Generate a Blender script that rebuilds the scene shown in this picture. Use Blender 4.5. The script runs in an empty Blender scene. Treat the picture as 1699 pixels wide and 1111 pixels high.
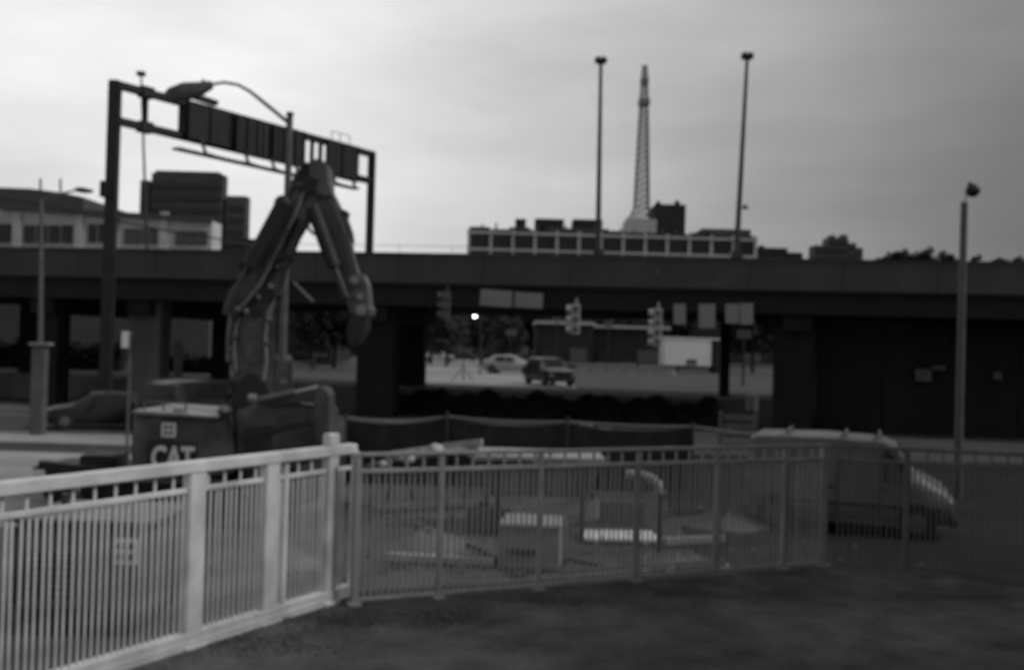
import bpy, bmesh, math, random
from mathutils import Vector, Matrix, Euler
R = math.radians
random.seed(7)
S = bpy.context.scene
COL = S.collection

# ------------------------------------------------------------------ camera
CAM = Vector((0, 0, 3.5)); PITCH = R(0.7); ROLL = R(1.6); FPX = 1652.0
cd = bpy.data.cameras.new('camera'); cam = bpy.data.objects.new('camera', cd); COL.objects.link(cam)
cam.location = CAM
MC = (Matrix.Rotation(R(90) + PITCH, 3, 'X') @ Matrix.Rotation(ROLL, 3, 'Z'))
cam.rotation_euler = MC.to_euler()
cd.sensor_width = 36; cd.lens = 35.0; cd.clip_start = 0.1; cd.clip_end = 3000
cd.dof.use_dof = True; cd.dof.focus_distance = 0.7; cd.dof.aperture_fstop = 9.6
S.camera = cam

# ------------------------------------------------------------------ sky and sun
w = bpy.data.worlds.new('World'); S.world = w; w.use_nodes = True
nt = w.node_tree; N = nt.nodes; L = nt.links; N.clear()
SUN_EL = R(42); SUN_AZ = R(100)          # sun behind thin cloud, high on the right
sund = Vector((math.sin(SUN_AZ) * math.cos(SUN_EL), math.cos(SUN_AZ) * math.cos(SUN_EL), math.sin(SUN_EL)))
out = N.new('ShaderNodeOutputWorld'); bg = N.new('ShaderNodeBackground'); bg.inputs[1].default_value = 0.1
sky = N.new('ShaderNodeTexSky'); sky.sky_type = 'NISHITA'; sky.sun_disc = False
sky.sun_elevation = SUN_EL; sky.sun_rotation = SUN_AZ; sky.dust_density = 4
bw = N.new('ShaderNodeRGBToBW'); L.new(sky.outputs[0], bw.inputs[0])
def M_(op, a, b=None, clamp=False):
    n = N.new('ShaderNodeMath'); n.operation = op; n.use_clamp = clamp
    for i, v in enumerate((a, b)):
        if v is None: continue
        if isinstance(v, (int, float)): n.inputs[i].default_value = v
        else: L.new(v, n.inputs[i])
    return n.outputs[0]
tc = N.new('ShaderNodeTexCoord')
dot = N.new('ShaderNodeVectorMath'); dot.operation = 'DOT_PRODUCT'
nrm = N.new('ShaderNodeVectorMath'); nrm.operation = 'NORMALIZE'; L.new(tc.outputs['Generated'], nrm.inputs[0])
L.new(nrm.outputs[0], dot.inputs[0])
GAZ = R(-17); GEL = R(24)                # brightest part of the cloud deck, low and left
dot.inputs[1].default_value = (math.sin(GAZ) * math.cos(GEL), math.cos(GAZ) * math.cos(GEL), math.sin(GEL))
d01 = M_('MAXIMUM', dot.outputs['Value'], 0.0)
glow = M_('POWER', d01, 8.0)
sx = N.new('ShaderNodeSeparateXYZ'); L.new(nrm.outputs[0], sx.inputs[0])
side = M_('POWER', M_('SUBTRACT', 0.5, M_('MULTIPLY', sx.outputs[0], 0.5), clamp=True), 1.1)   # the overcast thins towards the left and behind
base = M_('ADD', M_('ADD', M_('MULTIPLY', glow, 7.6), 0.8), M_('MULTIPLY', side, 3.0))
# layered cloud streaks
sep = N.new('ShaderNodeSeparateXYZ'); L.new(nrm.outputs[0], sep.inputs[0])
mp = N.new('ShaderNodeMapping'); mp.inputs['Scale'].default_value = (1.6, 1.6, 6.0); mp.inputs['Rotation'].default_value = (0, R(3), 0)
L.new(nrm.outputs[0], mp.inputs[0])
nz = N.new('ShaderNodeTexNoise'); nz.inputs['Scale'].default_value = 1.7; nz.inputs['Detail'].default_value = 5; nz.inputs['Roughness'].default_value = .5
L.new(mp.outputs[0], nz.inputs['Vector'])
cl = M_('ADD', M_('MULTIPLY', nz.outputs[0], 0.8), 0.6)
# paler strip of sky low over the horizon
hz = M_('MULTIPLY', M_('POWER', M_('SUBTRACT', 1.0, M_('ABSOLUTE', sep.outputs[2]), clamp=True), 14.0), 0.32)
tot = M_('MULTIPLY', M_('MULTIPLY', base, cl), M_('ADD', hz, 0.92))
tot = M_('ADD', tot, M_('MULTIPLY', bw.outputs[0], 0.02))
L.new(tot, bg.inputs[0]); L.new(bg.outputs[0], out.inputs[0])
sl = bpy.data.lights.new('sun', 'SUN'); sl.energy = 1.55; sl.angle = R(16); sl.color = (1, 1, 1)
so = bpy.data.objects.new('sun', sl); COL.objects.link(so); so.rotation_euler = (-sund).to_track_quat('-Z', 'Y').to_euler()
S.view_settings.view_transform = 'Standard'; S.view_settings.look = 'None'
S.view_settings.exposure = 0.0; S.view_settings.gamma = 1; S.view_settings.use_curve_mapping = False
S.render.engine = 'CYCLES'; S.cycles.max_bounces = 6

# ------------------------------------------------------------------ helpers
def ray(px, py):
    return MC @ Vector(((px - 849.5) / FPX, -(py - 555.5) / FPX, -1))
def at(px, py, Y):
    d = ray(px, py); return CAM + d * (Y / d.y)
def gnd(px, py, z=0.0):
    d = ray(px, py); return CAM + d * ((z - CAM.z) / d.z)
MATS = {}
def mat(name, g, rough=.75, var=.25, scale=3.0, metal=0.0, bump=.15, stain=0.0, spec=.4):
    m = bpy.data.materials.new(name); m.use_nodes = True
    n = m.node_tree.nodes; l = m.node_tree.links; b = n['Principled BSDF']
    tc = n.new('ShaderNodeTexCoord')
    a = n.new('ShaderNodeTexNoise'); a.inputs['Scale'].default_value = scale; a.inputs['Detail'].default_value = 8; a.inputs['Roughness'].default_value = .62
    l.new(tc.outputs['Object'], a.inputs['Vector'])
    r = n.new('ShaderNodeValToRGB'); r.color_ramp.elements[0].position = .3; r.color_ramp.elements[1].position = .7
    lo, hi = g * (1 - var), min(g * (1 + var), .95)
    r.color_ramp.elements[0].color = (lo, lo, lo, 1); r.color_ramp.elements[1].color = (hi, hi, hi, 1)
    l.new(a.outputs[0], r.inputs[0]); src = r.outputs[0]
    if stain:
        c = n.new('ShaderNodeTexNoise'); c.inputs['Scale'].default_value = scale * .35; c.inputs['Detail'].default_value = 3
        mpn = n.new('ShaderNodeMapping'); mpn.inputs['Location'].default_value = (3, 7, 1)
        l.new(tc.outputs['Object'], mpn.inputs[0]); l.new(mpn.outputs[0], c.inputs['Vector'])
        rr = n.new('ShaderNodeValToRGB'); rr.color_ramp.elements[0].position = .38; rr.color_ramp.elements[1].position = .58
        rr.color_ramp.elements[0].color = (1 - stain,) * 3 + (1,); rr.color_ramp.elements[1].color = (1, 1, 1, 1)
        l.new(c.outputs[0], rr.inputs[0])
        mx = n.new('ShaderNodeMix'); mx.data_type = 'RGBA'; mx.blend_type = 'MULTIPLY'; mx.inputs[0].default_value = 1
        l.new(src, mx.inputs[6]); l.new(rr.outputs[0], mx.inputs[7]); src = mx.outputs[2]
    l.new(src, b.inputs['Base Color'])
    b.inputs['Roughness'].default_value = rough; b.inputs['Metallic'].default_value = metal
    b.inputs['Specular IOR Level'].default_value = spec
    if bump:
        f = n.new('ShaderNodeTexNoise'); f.inputs['Scale'].default_value = scale * 9; f.inputs['Detail'].default_value = 4
        l.new(tc.outputs['Object'], f.inputs['Vector'])
        bp = n.new('ShaderNodeBump'); bp.inputs['Strength'].default_value = bump; bp.inputs['Distance'].default_value = .02
        l.new(f.outputs[0], bp.inputs['Height']); l.new(bp.outputs[0], b.inputs['Normal'])
    MATS[name] = m; m['n'] = name; return m
def emis(name, s):
    m = bpy.data.materials.new(name); m.use_nodes = True; b = m.node_tree.nodes['Principled BSDF']
    b.inputs['Emission Color'].default_value = (1, 1, 1, 1); b.inputs['Emission Strength'].default_value = s
    MATS[name] = m; return m
mat('white_paint', .84, .5, .12, 7, stain=.3)
mat('grey_rail', .42, .5, .2, 6, stain=.2)
mat('shaded_rail', .16, .6, .2, 6, stain=.2)  # same railing coloured darker, standing in for shade at the right
mat('deck_asphalt', .135, .97, .35, 3.4, stain=.35, bump=.5, spec=.12)
mat('dirt', .12, .95, .35, .35, stain=.4, bump=.6, spec=.15)
mat('pale_concrete', .34, .85, .2, .5, stain=.3)
mat('asphalt', .06, .9, .25, .6)
mat('road_far', .32, .9, .2, .1, stain=.2)
mat('shaded_ground', .03, .95, .35, .5, stain=.4, spec=.1)  # ground tone with shade put into the colour
mat('kerb', .22, .8, .2, 1)
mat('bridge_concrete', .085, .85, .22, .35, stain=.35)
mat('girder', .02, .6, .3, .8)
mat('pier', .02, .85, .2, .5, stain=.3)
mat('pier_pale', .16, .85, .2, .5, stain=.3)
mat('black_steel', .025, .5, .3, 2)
mat('dark_steel', .05, .5, .3, 2)
mat('mid_steel', .12, .5, .25, 3)
mat('light_steel', .3, .45, .2, 3)
mat('machine_paint', .14, .5, .3, 2.5, stain=.5)
mat('machine_dark', .03, .6, .3, 2)
mat('rubber', .02, .8, .2, 5)
mat('chrome', .55, .2, .1, 3, metal=1)
mat('letter_white', .8, .5, .05, 3, bump=0)
mat('glass', .02, .08, .1, 1, bump=0, spec=.6)
mat('car_dark', .03, .25, .1, 1, bump=0, spec=.5)
mat('car_silver', .4, .3, .1, 1, bump=0, spec=.5)
mat('van_white', .17, .5, .15, 1, stain=.3, bump=0)
mat('truck_white', .85, .4, .1, 1, bump=0)
mat('foliage', .05, .9, .4, .6, bump=0)
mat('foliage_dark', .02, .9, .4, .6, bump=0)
mat('bark', .05, .9, .3, 3)
mat('wall_grey', .72, .85, .15, .15, stain=.2)
mat('wall_dark', .11, .85, .2, .08, stain=.2)
mat('window_dark', .035, .3, .2, 1, bump=0)
mat('frame_pale', .55, .8, .15, .1)
mat('far_dark', .03, .8, .2, .1)
mat('tower_steel', .26, .6, .1, .1, bump=0)
mat('sign_back', .26, .5, .15, 1, stain=.1)
mat('signal', .5, .5, .15, 3)
mat('timber', .48, .85, .3, 4, stain=.2)
mat('sack', .6, .9, .2, 4, stain=.2)
mat('sheet_white', .85, .6, .1, 3)
mat('rubble', .15, .95, .4, 2)
mat('hill_grass', .05, .95, .3, .02, bump=0)
emis('lamp_lit', 6.0)

for nm, sc_ in (('bridge_concrete', (1.6, 1.6, .22)), ('pier_pale', (1.5, 1.5, .3)), ('wall_grey', (1, 1, .3))):
    mm = MATS[nm]; nn_ = mm.node_tree.nodes; ll_ = mm.node_tree.links
    tcn = [x for x in nn_ if x.type == 'TEX_COORD'][0]
    mpp = nn_.new('ShaderNodeMapping'); mpp.inputs['Scale'].default_value = sc_
    tn = [x for x in nn_ if x.type == 'TEX_NOISE'][0]
    ll_.new(tcn.outputs['Object'], mpp.inputs[0]); ll_.new(mpp.outputs[0], tn.inputs['Vector'])
class MB:
    def __init__(s, o=(0, 0, 0)): s.v = []; s.f = []; s.o = Vector(o)
    def add(s, vs, fs):
        k = len(s.v); s.v += [Vector(v) - s.o for v in vs]; s.f += [[i + k for i in f] for f in fs]; return s
    def box(s, a, b):
        x0, y0, z0 = a; x1, y1, z1 = b
        return s.add([(x0, y0, z0), (x1, y0, z0), (x1, y1, z0), (x0, y1, z0), (x0, y0, z1), (x1, y0, z1), (x1, y1, z1), (x0, y1, z1)],
                     [(0, 3, 2, 1), (4, 5, 6, 7), (0, 1, 5, 4), (1, 2, 6, 5), (2, 3, 7, 6), (3, 0, 4, 7)])
    def bar(s, p, q, w, h, up=(0, 0, 1)):
        p = Vector(p); q = Vector(q); d = (q - p).normalized(); u = Vector(up)
        if abs(d.dot(u)) > .98: u = Vector((0, 1, 0))
        sd = d.cross(u).normalized() * w / 2; u = sd.cross(d).normalized() * h / 2
        vs = []
        for c in (p, q): vs += [c - sd - u, c + sd - u, c + sd + u, c - sd + u]
        return s.add(vs, [(3, 2, 1, 0), (4, 5, 6, 7), (0, 1, 5, 4), (1, 2, 6, 5), (2, 3, 7, 6), (3, 0, 4, 7)])
    def tube(s, pts, r, n=8, caps=True):
        pts = [Vector(p) for p in pts]; rs = r if isinstance(r, (list, tuple)) else [r] * len(pts)
        vs = []; fs = []; prev = None
        for i, p in enumerate(pts):
            d = (pts[min(i + 1, len(pts) - 1)] - pts[max(i - 1, 0)]).normalized()
            if prev is None:
                a = d.cross(Vector((0, 0, 1)) if abs(d.z) < .9 else Vector((1, 0, 0))).normalized()
            else:
                a = (prev - d * prev.dot(d)).normalized()
            prev = a; b = d.cross(a)
            for k in range(n):
                t = 2 * math.pi * k / n; vs.append(p + (a * math.cos(t) + b * math.sin(t)) * rs[i])
        for i in range(len(pts) - 1):
            for k in range(n):
                j = (k + 1) % n; fs.append((i * n + k, i * n + j, i * n + n + j, i * n + n + k))
        if caps: fs.append(tuple(range(n))[::-1]); fs.append(tuple((len(pts) - 1) * n + k for k in range(n)))
        return s.add(vs, fs)
    def prism(s, poly, d):            # poly: world points (coplanar), d: extrusion vector
        d = Vector(d); n = len(poly); a = [Vector(p) for p in poly]; b = [p + d for p in a]
        return s.add(a + b, [tuple(range(n))[::-1], tuple(range(n, 2 * n))] + [(i, (i + 1) % n, n + (i + 1) % n, n + i) for i in range(n)])
    def ball(s, c, rx, ry, rz, n=10, m=6):
        c = Vector(c); vs = []; fs = []
        for i in range(m + 1):
            th = math.pi * i / m
            for k in range(n):
                t = 2 * math.pi * k / n
                vs.append(c + Vector((rx * math.sin(th) * math.cos(t), ry * math.sin(th) * math.sin(t), rz * math.cos(th))))
        for i in range(m):
            for k in range(n):
                j = (k + 1) % n; fs.append((i * n + k, i * n + n + k, i * n + n + j, i * n + j))
        return s.add(vs, fs)
    def mesh(s, name, m, smooth=False, bevel=0):
        me = bpy.data.meshes.new(name); me.from_pydata([tuple(v) for v in s.v], [], s.f); me.validate()
        bm = bmesh.new(); bm.from_mesh(me)
        bmesh.ops.remove_doubles(bm, verts=bm.verts, dist=1e-5)
        if bevel: 
            bmesh.ops.bevel(bm, geom=[e for e in bm.edges if len(e.link_faces) == 2 and e.calc_face_angle(0) > .6], offset=bevel, segments=2, affect='EDGES', clamp_overlap=True)
        bmesh.ops.recalc_face_normals(bm, faces=bm.faces); bm.to_mesh(me); bm.free()
        me.materials.append(MATS[m])
        if smooth:
            for p in me.polygons: p.use_smooth = True
            try: me.set_sharp_from_angle(angle=R(40))
            except Exception: pass
        return me
    def build(s, name, m, parent=None, smooth=False, bevel=0, loc=None):
        o = bpy.data.objects.new(name, s.mesh(name, m, smooth, bevel)); COL.objects.link(o)
        if parent: o.parent = parent
        if loc is not None: o.location = loc
        return o
def tag(o, label=None, cat=None, group=None, kind=None):
    if label: o['label'] = label
    if cat: o['category'] = cat
    if group: o['group'] = group
    if kind: o['kind'] = kind
    return o
def thing(name, label, cat, loc=(0, 0, 0), rz=0, group=None):
    o = bpy.data.objects.new(name, None); COL.objects.link(o); o.location = loc; o.rotation_euler = (0, 0, rz); o.empty_display_size = .2
    return tag(o, label, cat, group)
def inst(me, name, parent, loc, rot=None):
    o = bpy.data.objects.new(name, me); COL.objects.link(o); o.parent = parent; o.location = loc
    if rot: o.rotation_euler = rot
    return o
def copy_tree(o, parent=None):
    c = o.copy(); COL.objects.link(c); c.parent = parent
    for ch in [x for x in o.children]: copy_tree(ch, c)
    return c
def struct(name, mb, m):
    return tag(mb.build(name, m), kind='structure')

# ------------------------------------------------------------------ ground
DZ = 1.7                                    # deck level
bY = lambda px: 1 / (1 / 45.6 + (px - 850) * (1 / 42.6 - 1 / 49.0) / 1699)   # near face of overpass
def bpt(px, off=0, z=0):
    Y = bY(px); d = ray(px, 560); p = CAM + d * (Y / d.y); return Vector((p.x, p.y, z))
A = bpt(0); B = bpt(1699); BD = (B - A).normalized(); BN = Vector((-BD.y, BD.x, 0))
if BN.y < 0: BN = -BN
def bw_(t, off, z): v = A + BD * t + BN * off; v.z = z; return v
BL = (B - A).length
struct('ground', MB().add([(-900, -60, -.02), (900, -60, -.02), (900, 1500, -.02), (-900, 1500, -.02)], [(0, 1, 2, 3)]), 'dirt')
# raised land beyond the overpass
m = MB(); P0 = bw_(-60, 5.5, 0); P1 = bw_(BL + 60, 5.5, 0)
m.add([(P0.x, P0.y, 1.2), (P1.x, P1.y, 1.2), (900, 1400, 1.2), (-900, 1400, 1.2)], [(0, 1, 2, 3)])
struct('far_ground', m, 'asphalt')
m = MB(); m.add([gnd(690, 640, 1.206), gnd(960, 646, 1.206), gnd(905, 586, 1.206), gnd(690, 584, 1.206)], [(0, 1, 2, 3)]); struct('parking_lot', m, 'road_far')
m = MB(); m.prism([bw_(-60, 5.2, -.1), bw_(BL + 60, 5.2, -.1), bw_(BL + 60, 5.5, -.1), bw_(-60, 5.5, -.1)], (0, 0, 1.32))
rw = tag(m.build('retaining_wall', 'pier_pale'), 'low concrete retaining wall running under the overpass', 'wall')
# yard left of the machine
struct('yard', MB().box((-26, 18, -.1), (-8.2, 29.6, .0)), 'pale_concrete')
struct('gutter', MB().box((-40, 29.6, -.1), (-6, 31.0, -.004)), 'asphalt')
struct('pavement', MB().box((-40, 31.0, -.1), (-7, 34.2, .12)), 'pale_concrete')
struct('road', MB().box((-60, 34.2, -.1), (60, 42.0, .004)), 'asphalt')
struct('shaded_ground_right', MB().add([(3.2, 15.5, .003), (60, 12, .003), (60, 34.1, .003), (4.5, 34.1, .003)], [(0, 1, 2, 3)]), 'shaded_ground')  # ground coloured dark here to stand in for shade on the right
struct('shaded_ground_middle', MB().add([(-8.1, 25.2, .005), (4.4, 25.2, .005), (4.4, 34.1, .005), (-6.9, 34.1, .005)], [(0, 1, 2, 3)]), 'shaded_ground')  # ground coloured dark here to stand in for the overpass shadow
k = MB().box((-40, 30.85, -.1), (-7, 31.0, .14)); struct('kerb', k, 'kerb')

# deck the camera stands on
g1 = gnd(190, 1111, DZ); gE = gnd(575, 990, DZ); c0 = gnd(582, 1003, DZ); c1 = gnd(1368, 938, DZ); c2 = gnd(1699, 962, DZ)
d1 = (gE - g1).normalized(); f1s = gE - d1 * 6.0
d3 = (c2 - c1).normalized(); c3 = c1 + d3 * ((6.45 - c1.x) / d3.x)
poly = [Vector((f1s.x - .12, f1s.y, 0)), Vector((gE.x - .12, gE.y + .12, 0)), Vector((c1.x, c1.y + .15, 0)), Vector((6.598, c3.y + .15, 0)), Vector((6.598, -8, 0)), Vector((f1s.x, -8, 0))]
m = MB(); m.prism([Vector((p.x, p.y, -.1)) for p in poly], (0, 0, DZ + .1)); struct('deck', m, 'deck_asphalt')
random.seed(3)
t = thing('shade_building', 'added building out of view right of the deck, shading its right side', 'building', (6.6, -1, 0))  # added out of view to shade the right part of the deck
MB(t.location).box((6.6, -14, 0), (17, 11.2, 8.0)).build('wall', 'pier', t)
MB(t.location).box((6.4, -14.2, 8.002), (17.2, 11.4, 8.35)).build('parapet', 'kerb', t)
for y in (-10, -6, -2, 6):
    f = MB(t.location).box((6.53, y, 3.0), (6.598, y + 1.6, 5.2)).build('window', 'dark_steel', t)
    MB(t.location).box((6.51, y + .08, 3.08), (6.528, y + 1.52, 5.12)).build('pane', 'glass', f)
    MB(t.location).box((6.42, y - .1, 2.85), (6.599, y + 1.7, 2.998)).build('sill', 'kerb', f)
d_ = MB(t.location).box((6.53, 2.4, DZ + .01), (6.598, 3.5, DZ + 2.1)).build('door', 'dark_steel', t)
MB(t.location).box((6.47, 2.5, DZ + 1.0), (6.528, 2.56, DZ + 1.15)).build('handle', 'light_steel', d_)

# ------------------------------------------------------------------ railings
def railing(name, label, p, q, h, m, sp, r, stub, gap, posts, toprail, lowz=.06, botr=.02, group=None):
    p = Vector(p); q = Vector(q); d = (q - p); LN = d.length; d.normalize()
    yaw = math.atan2(d.y, d.x)
    t = thing(name, label, 'railing', p, yaw, group)
    tw, th = toprail
    MB().bar((-.03, 0, h - th / 2), (LN + .03, 0, h - th / 2), tw, th).build('top_rail', m, t, bevel=.008, smooth=True)
    zb = h - gap
    MB().bar((0, 0, zb), (LN, 0, zb), .035, .03).build('middle_rail', m, t, bevel=.004)
    MB().bar((0, 0, lowz), (LN, 0, lowz), botr * 2, botr * 2).build('bottom_rail', m, t, bevel=.006)
    me = MB().tube([(0, 0, lowz + botr), (0, 0, zb - .015)], r, 6).mesh('baluster', m, True)
    n = int(LN / sp)
    for i in range(1, n):
        if any(abs(i * sp - a) < b / 2 for a, b in posts): continue
        inst(me, 'baluster', t, (i * sp + random.uniform(-.002, .002), 0, 0), (random.uniform(-.004, .004), random.uniform(-.006, .006), 0))
    ms = MB().tube([(0, 0, zb + .015), (0, 0, h - th)], r * 1.15, 6).mesh('short_baluster', m, True)
    for i in range(1, int(LN / stub)):
        if any(abs(i * stub - a) < b / 2 + .01 for a, b in posts): continue
        inst(ms, 'short_baluster', t, (i * stub, 0, 0))
    return t, LN
def along(px, py, a, b):        # distance along a->b nearest to where the pixel column crosses the line
    d = ray(px, py); n = (b - a); den = d.x * n.y - d.y * n.x
    # CAM + s d = a + u n
    wx, wy = a.x - CAM.x, a.y - CAM.y
    u = (wx * d.y - wy * d.x) / (n.x * d.y - n.y * d.x) * -1
    return u * n.length
def wpost(t, x, w, dep, z0, z1, m, cap=False):
    p = MB().box((x - w / 2, -dep / 2, z0), (x + w / 2, dep / 2, z1)).build('post', m, t, bevel=.008)
    MB().box((x - w / 2 - .02, -dep / 2 - .03, 0.0), (x + w / 2 + .02, dep / 2 + .03, .015)).build('base_plate', m, p)
    return p
# left white railing
a1 = Vector((f1s.x, f1s.y, DZ)); a2 = Vector((gE.x, gE.y, DZ))
pp = [(along(320, 900, a1, a2), .13), (along(446, 850, a1, a2), .13), (along(471, 850, a1, a2), .05), (along(546, 850, a1, a2), .11)]
print('posts', pp, (a2 - a1).length)
t, LN = railing('railing', 'bright white painted railing at the left with thick handrail and wide posts', a1, a2, 1.085, 'white_paint', .042, .008, .13, .17, pp, (.085, .07), lowz=.05, botr=.042)
for i, (x, wd) in enumerate(pp):
    wpost(t, x, wd, .07 if wd > .06 else .04, 0, 1.03 if i < 3 else 1.17, 'white_paint')
# end frame tube
MB().tube([(LN - .05, 0, .05), (LN + .03, 0, .06), (LN + .05, 0, .12), (LN + .05, 0, 1.03)], .028, 10).build('end_tube', 'white_paint', t, smooth=True)
MB().box((0, -.05, -.0), (LN - .3, -.035, .045)).build('kick_strip', 'white_paint', t)
# middle
b1 = Vector((c0.x, c0.y, DZ)); b2 = Vector((c1.x, c1.y, DZ))
mp_ = [(along(x, 860, b1, b2), .042) for x in (730, 895, 1058, 1190, 1300)]
t, LN = railing('railing', 'grey metal railing in the middle with closely set thin bars', b1, b2, 1.045, 'grey_rail', .044, .0088, .125, .13, mp_, (.04, .03), lowz=.03, botr=.014)
for x, wd in mp_: wpost(t, x, .042, .04, 0, 1.015, 'grey_rail')
wpost(t, .02, .05, .05, 0, 1.015, 'grey_rail'); wpost(t, LN - .03, .06, .06, 0, 1.015, 'grey_rail')
# right
e1 = Vector((c1.x + .06, c1.y, DZ)); e2 = Vector((c3.x, c3.y, DZ))
qp = [(along(1503, 850, e1, e2), .05)]; qp += [(qp[0][0] + 1.6 * k, .05) for k in (1,)]
t, LN = railing('railing', 'railing at the right, coloured dark for shade, in front of the white van', e1, e2, 1.045, 'shaded_rail', .044, .0075, .125, .13, qp, (.04, .03), lowz=.03, botr=.014)
for x, wd in qp: wpost(t, x, .05, .05, 0, 1.04, 'shaded_rail')
# leaves and grit along the railing foot, clumped to stand in for its shadow
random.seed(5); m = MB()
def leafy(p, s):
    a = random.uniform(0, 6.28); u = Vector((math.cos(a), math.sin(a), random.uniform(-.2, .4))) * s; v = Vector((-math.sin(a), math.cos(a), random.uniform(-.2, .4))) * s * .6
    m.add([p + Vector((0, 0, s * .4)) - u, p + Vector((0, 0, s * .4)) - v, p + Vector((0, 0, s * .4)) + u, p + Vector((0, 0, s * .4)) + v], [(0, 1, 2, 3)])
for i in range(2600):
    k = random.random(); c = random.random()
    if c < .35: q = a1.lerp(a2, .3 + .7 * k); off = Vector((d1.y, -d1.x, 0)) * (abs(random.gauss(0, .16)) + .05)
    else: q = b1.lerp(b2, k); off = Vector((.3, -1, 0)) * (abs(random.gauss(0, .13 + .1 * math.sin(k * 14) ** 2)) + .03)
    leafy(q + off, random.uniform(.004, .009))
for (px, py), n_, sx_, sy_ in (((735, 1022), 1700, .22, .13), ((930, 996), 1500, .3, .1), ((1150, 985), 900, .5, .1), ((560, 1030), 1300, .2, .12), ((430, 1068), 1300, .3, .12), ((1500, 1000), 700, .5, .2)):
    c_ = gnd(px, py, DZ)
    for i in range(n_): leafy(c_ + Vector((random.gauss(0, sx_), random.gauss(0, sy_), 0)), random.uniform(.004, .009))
tag(m.build('litter_and_shadow', 'foliage_dark'), 'dark leaves and grit at the railing foot, clumped to stand in for its shadow', 'leaves', kind='stuff')

# ------------------------------------------------------------------ overpass
def tpx(px, off=0):
    # parameter t on line at offset where pixel column px crosses
    a = bw_(0, off, 0); d = ray(px, 570)
    wx, wy = a.x, a.y
    return (wx * d.y - wy * d.x) / (BD.x * d.y - BD.y * d.x) * -1
ZT, ZM, ZB = 7.75, 6.35, 5.35; WID = 13.5
ov = thing('overpass', 'long dark elevated highway overpass crossing the whole picture', 'bridge', bw_(0, 0, 0))
o0 = ov.location
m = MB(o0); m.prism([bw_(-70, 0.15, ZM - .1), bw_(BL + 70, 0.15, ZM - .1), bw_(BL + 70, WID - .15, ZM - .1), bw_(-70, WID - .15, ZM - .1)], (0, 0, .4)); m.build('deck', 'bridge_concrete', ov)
# parapet panels: near side and far side, each a cast panel with recessed joints
pl = 4.0; me = MB().box((0.012, 0, 0), (pl - .012, .28, ZT - ZM - .12)).box((0.012, -.06, 0), (pl - .012, -.002, .16)).mesh('parapet_panel', 'bridge_concrete', bevel=0)
yawb = math.atan2(BD.y, BD.x)
for i in range(-8, int(BL / pl) + 10):
    for off in (0, WID - .28):
        inst(me, 'parapet_panel', ov, bw_(i * pl, off, ZM) - o0, (0, 0, yawb))
m = MB(o0); m.bar(bw_(-70, .14, ZT - .06), bw_(BL + 70, .14, ZT - .06), .36, .12); m.build('coping', 'bridge_concrete', ov)
m = MB(o0)
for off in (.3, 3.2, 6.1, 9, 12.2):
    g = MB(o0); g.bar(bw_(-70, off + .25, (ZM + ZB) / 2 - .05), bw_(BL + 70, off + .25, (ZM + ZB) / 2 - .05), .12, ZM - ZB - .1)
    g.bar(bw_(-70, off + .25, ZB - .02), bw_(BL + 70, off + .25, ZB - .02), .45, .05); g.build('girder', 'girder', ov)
# thin railing on top of the parapet
m = MB(o0); m.tube([bw_(0, .14, ZT + .34), bw_(tpx(780, 0), .14, ZT + .34)], .012, 5)
for i in range(0, int(tpx(780, 0) / 2.5) + 1): m.tube([bw_(i * 2.5, .14, ZT - .02), bw_(i * 2.5, .14, ZT + .34)], .012, 4)
m.build('guard_rail', 'mid_steel', ov)
def pier(px0, px1, off, dep, mt, zb=0.0, zt=None):
    t0, t1 = tpx(px0, off), tpx(px1, off); zt = zt or ZB - .05
    g = MB(o0); g.prism([bw_(t0, off, zb), bw_(t1, off, zb), bw_(t1, off + dep, zb), bw_(t0, off + dep, zb)], (0, 0, zt - zb)); g.build('column', mt, ov, bevel=.06)
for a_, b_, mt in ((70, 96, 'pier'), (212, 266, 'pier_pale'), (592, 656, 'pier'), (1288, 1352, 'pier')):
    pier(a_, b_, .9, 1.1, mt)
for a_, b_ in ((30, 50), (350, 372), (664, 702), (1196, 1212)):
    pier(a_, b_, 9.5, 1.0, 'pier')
for px in (75, 235, 625, 1320):
    t0 = tpx(px, .9); g = MB(o0); g.bar(bw_(t0, .5, ZB - .45), bw_(t0, WID - .5, ZB - .45), 1.2, .7); g.build('pier_cap', 'pier', ov)
# abutment at the right
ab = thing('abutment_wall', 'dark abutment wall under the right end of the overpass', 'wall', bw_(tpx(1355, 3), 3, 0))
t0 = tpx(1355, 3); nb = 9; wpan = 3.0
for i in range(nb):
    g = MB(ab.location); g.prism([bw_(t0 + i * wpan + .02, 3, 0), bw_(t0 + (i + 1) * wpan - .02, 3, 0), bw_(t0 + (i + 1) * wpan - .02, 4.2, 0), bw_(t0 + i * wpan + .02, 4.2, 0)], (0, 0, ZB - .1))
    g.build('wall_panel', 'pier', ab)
for i in range(5):
    pass
def utility(px, py, w_, h_, label):
    p = at(px, py, bw_(tpx(px, 2.9), 2.9, 0).y - .05)
    u = thing('utility_box', label, 'utility box', (p.x, p.y, p.z - h_ / 2), yawb)
    MB().box((-w_ / 2, -.2, 0), (w_ / 2, 0, h_)).build('cabinet', 'dark_steel', u, bevel=.02)
    MB().box((-w_ / 2 + .04, -.215, .04), (w_ / 2 - .04, -.203, h_ - .04)).build('door', 'mid_steel', u)
utility(1530, 622, .75, .6, 'square pale utility box on the dark abutment wall under the overpass')
utility(1556, 610, .6, .22, 'small flat pale box right beside the larger box on the abutment')
utility(1653, 623, .4, .4, 'small dim box furthest right on the abutment wall')
print('bridge', A, B)

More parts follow.
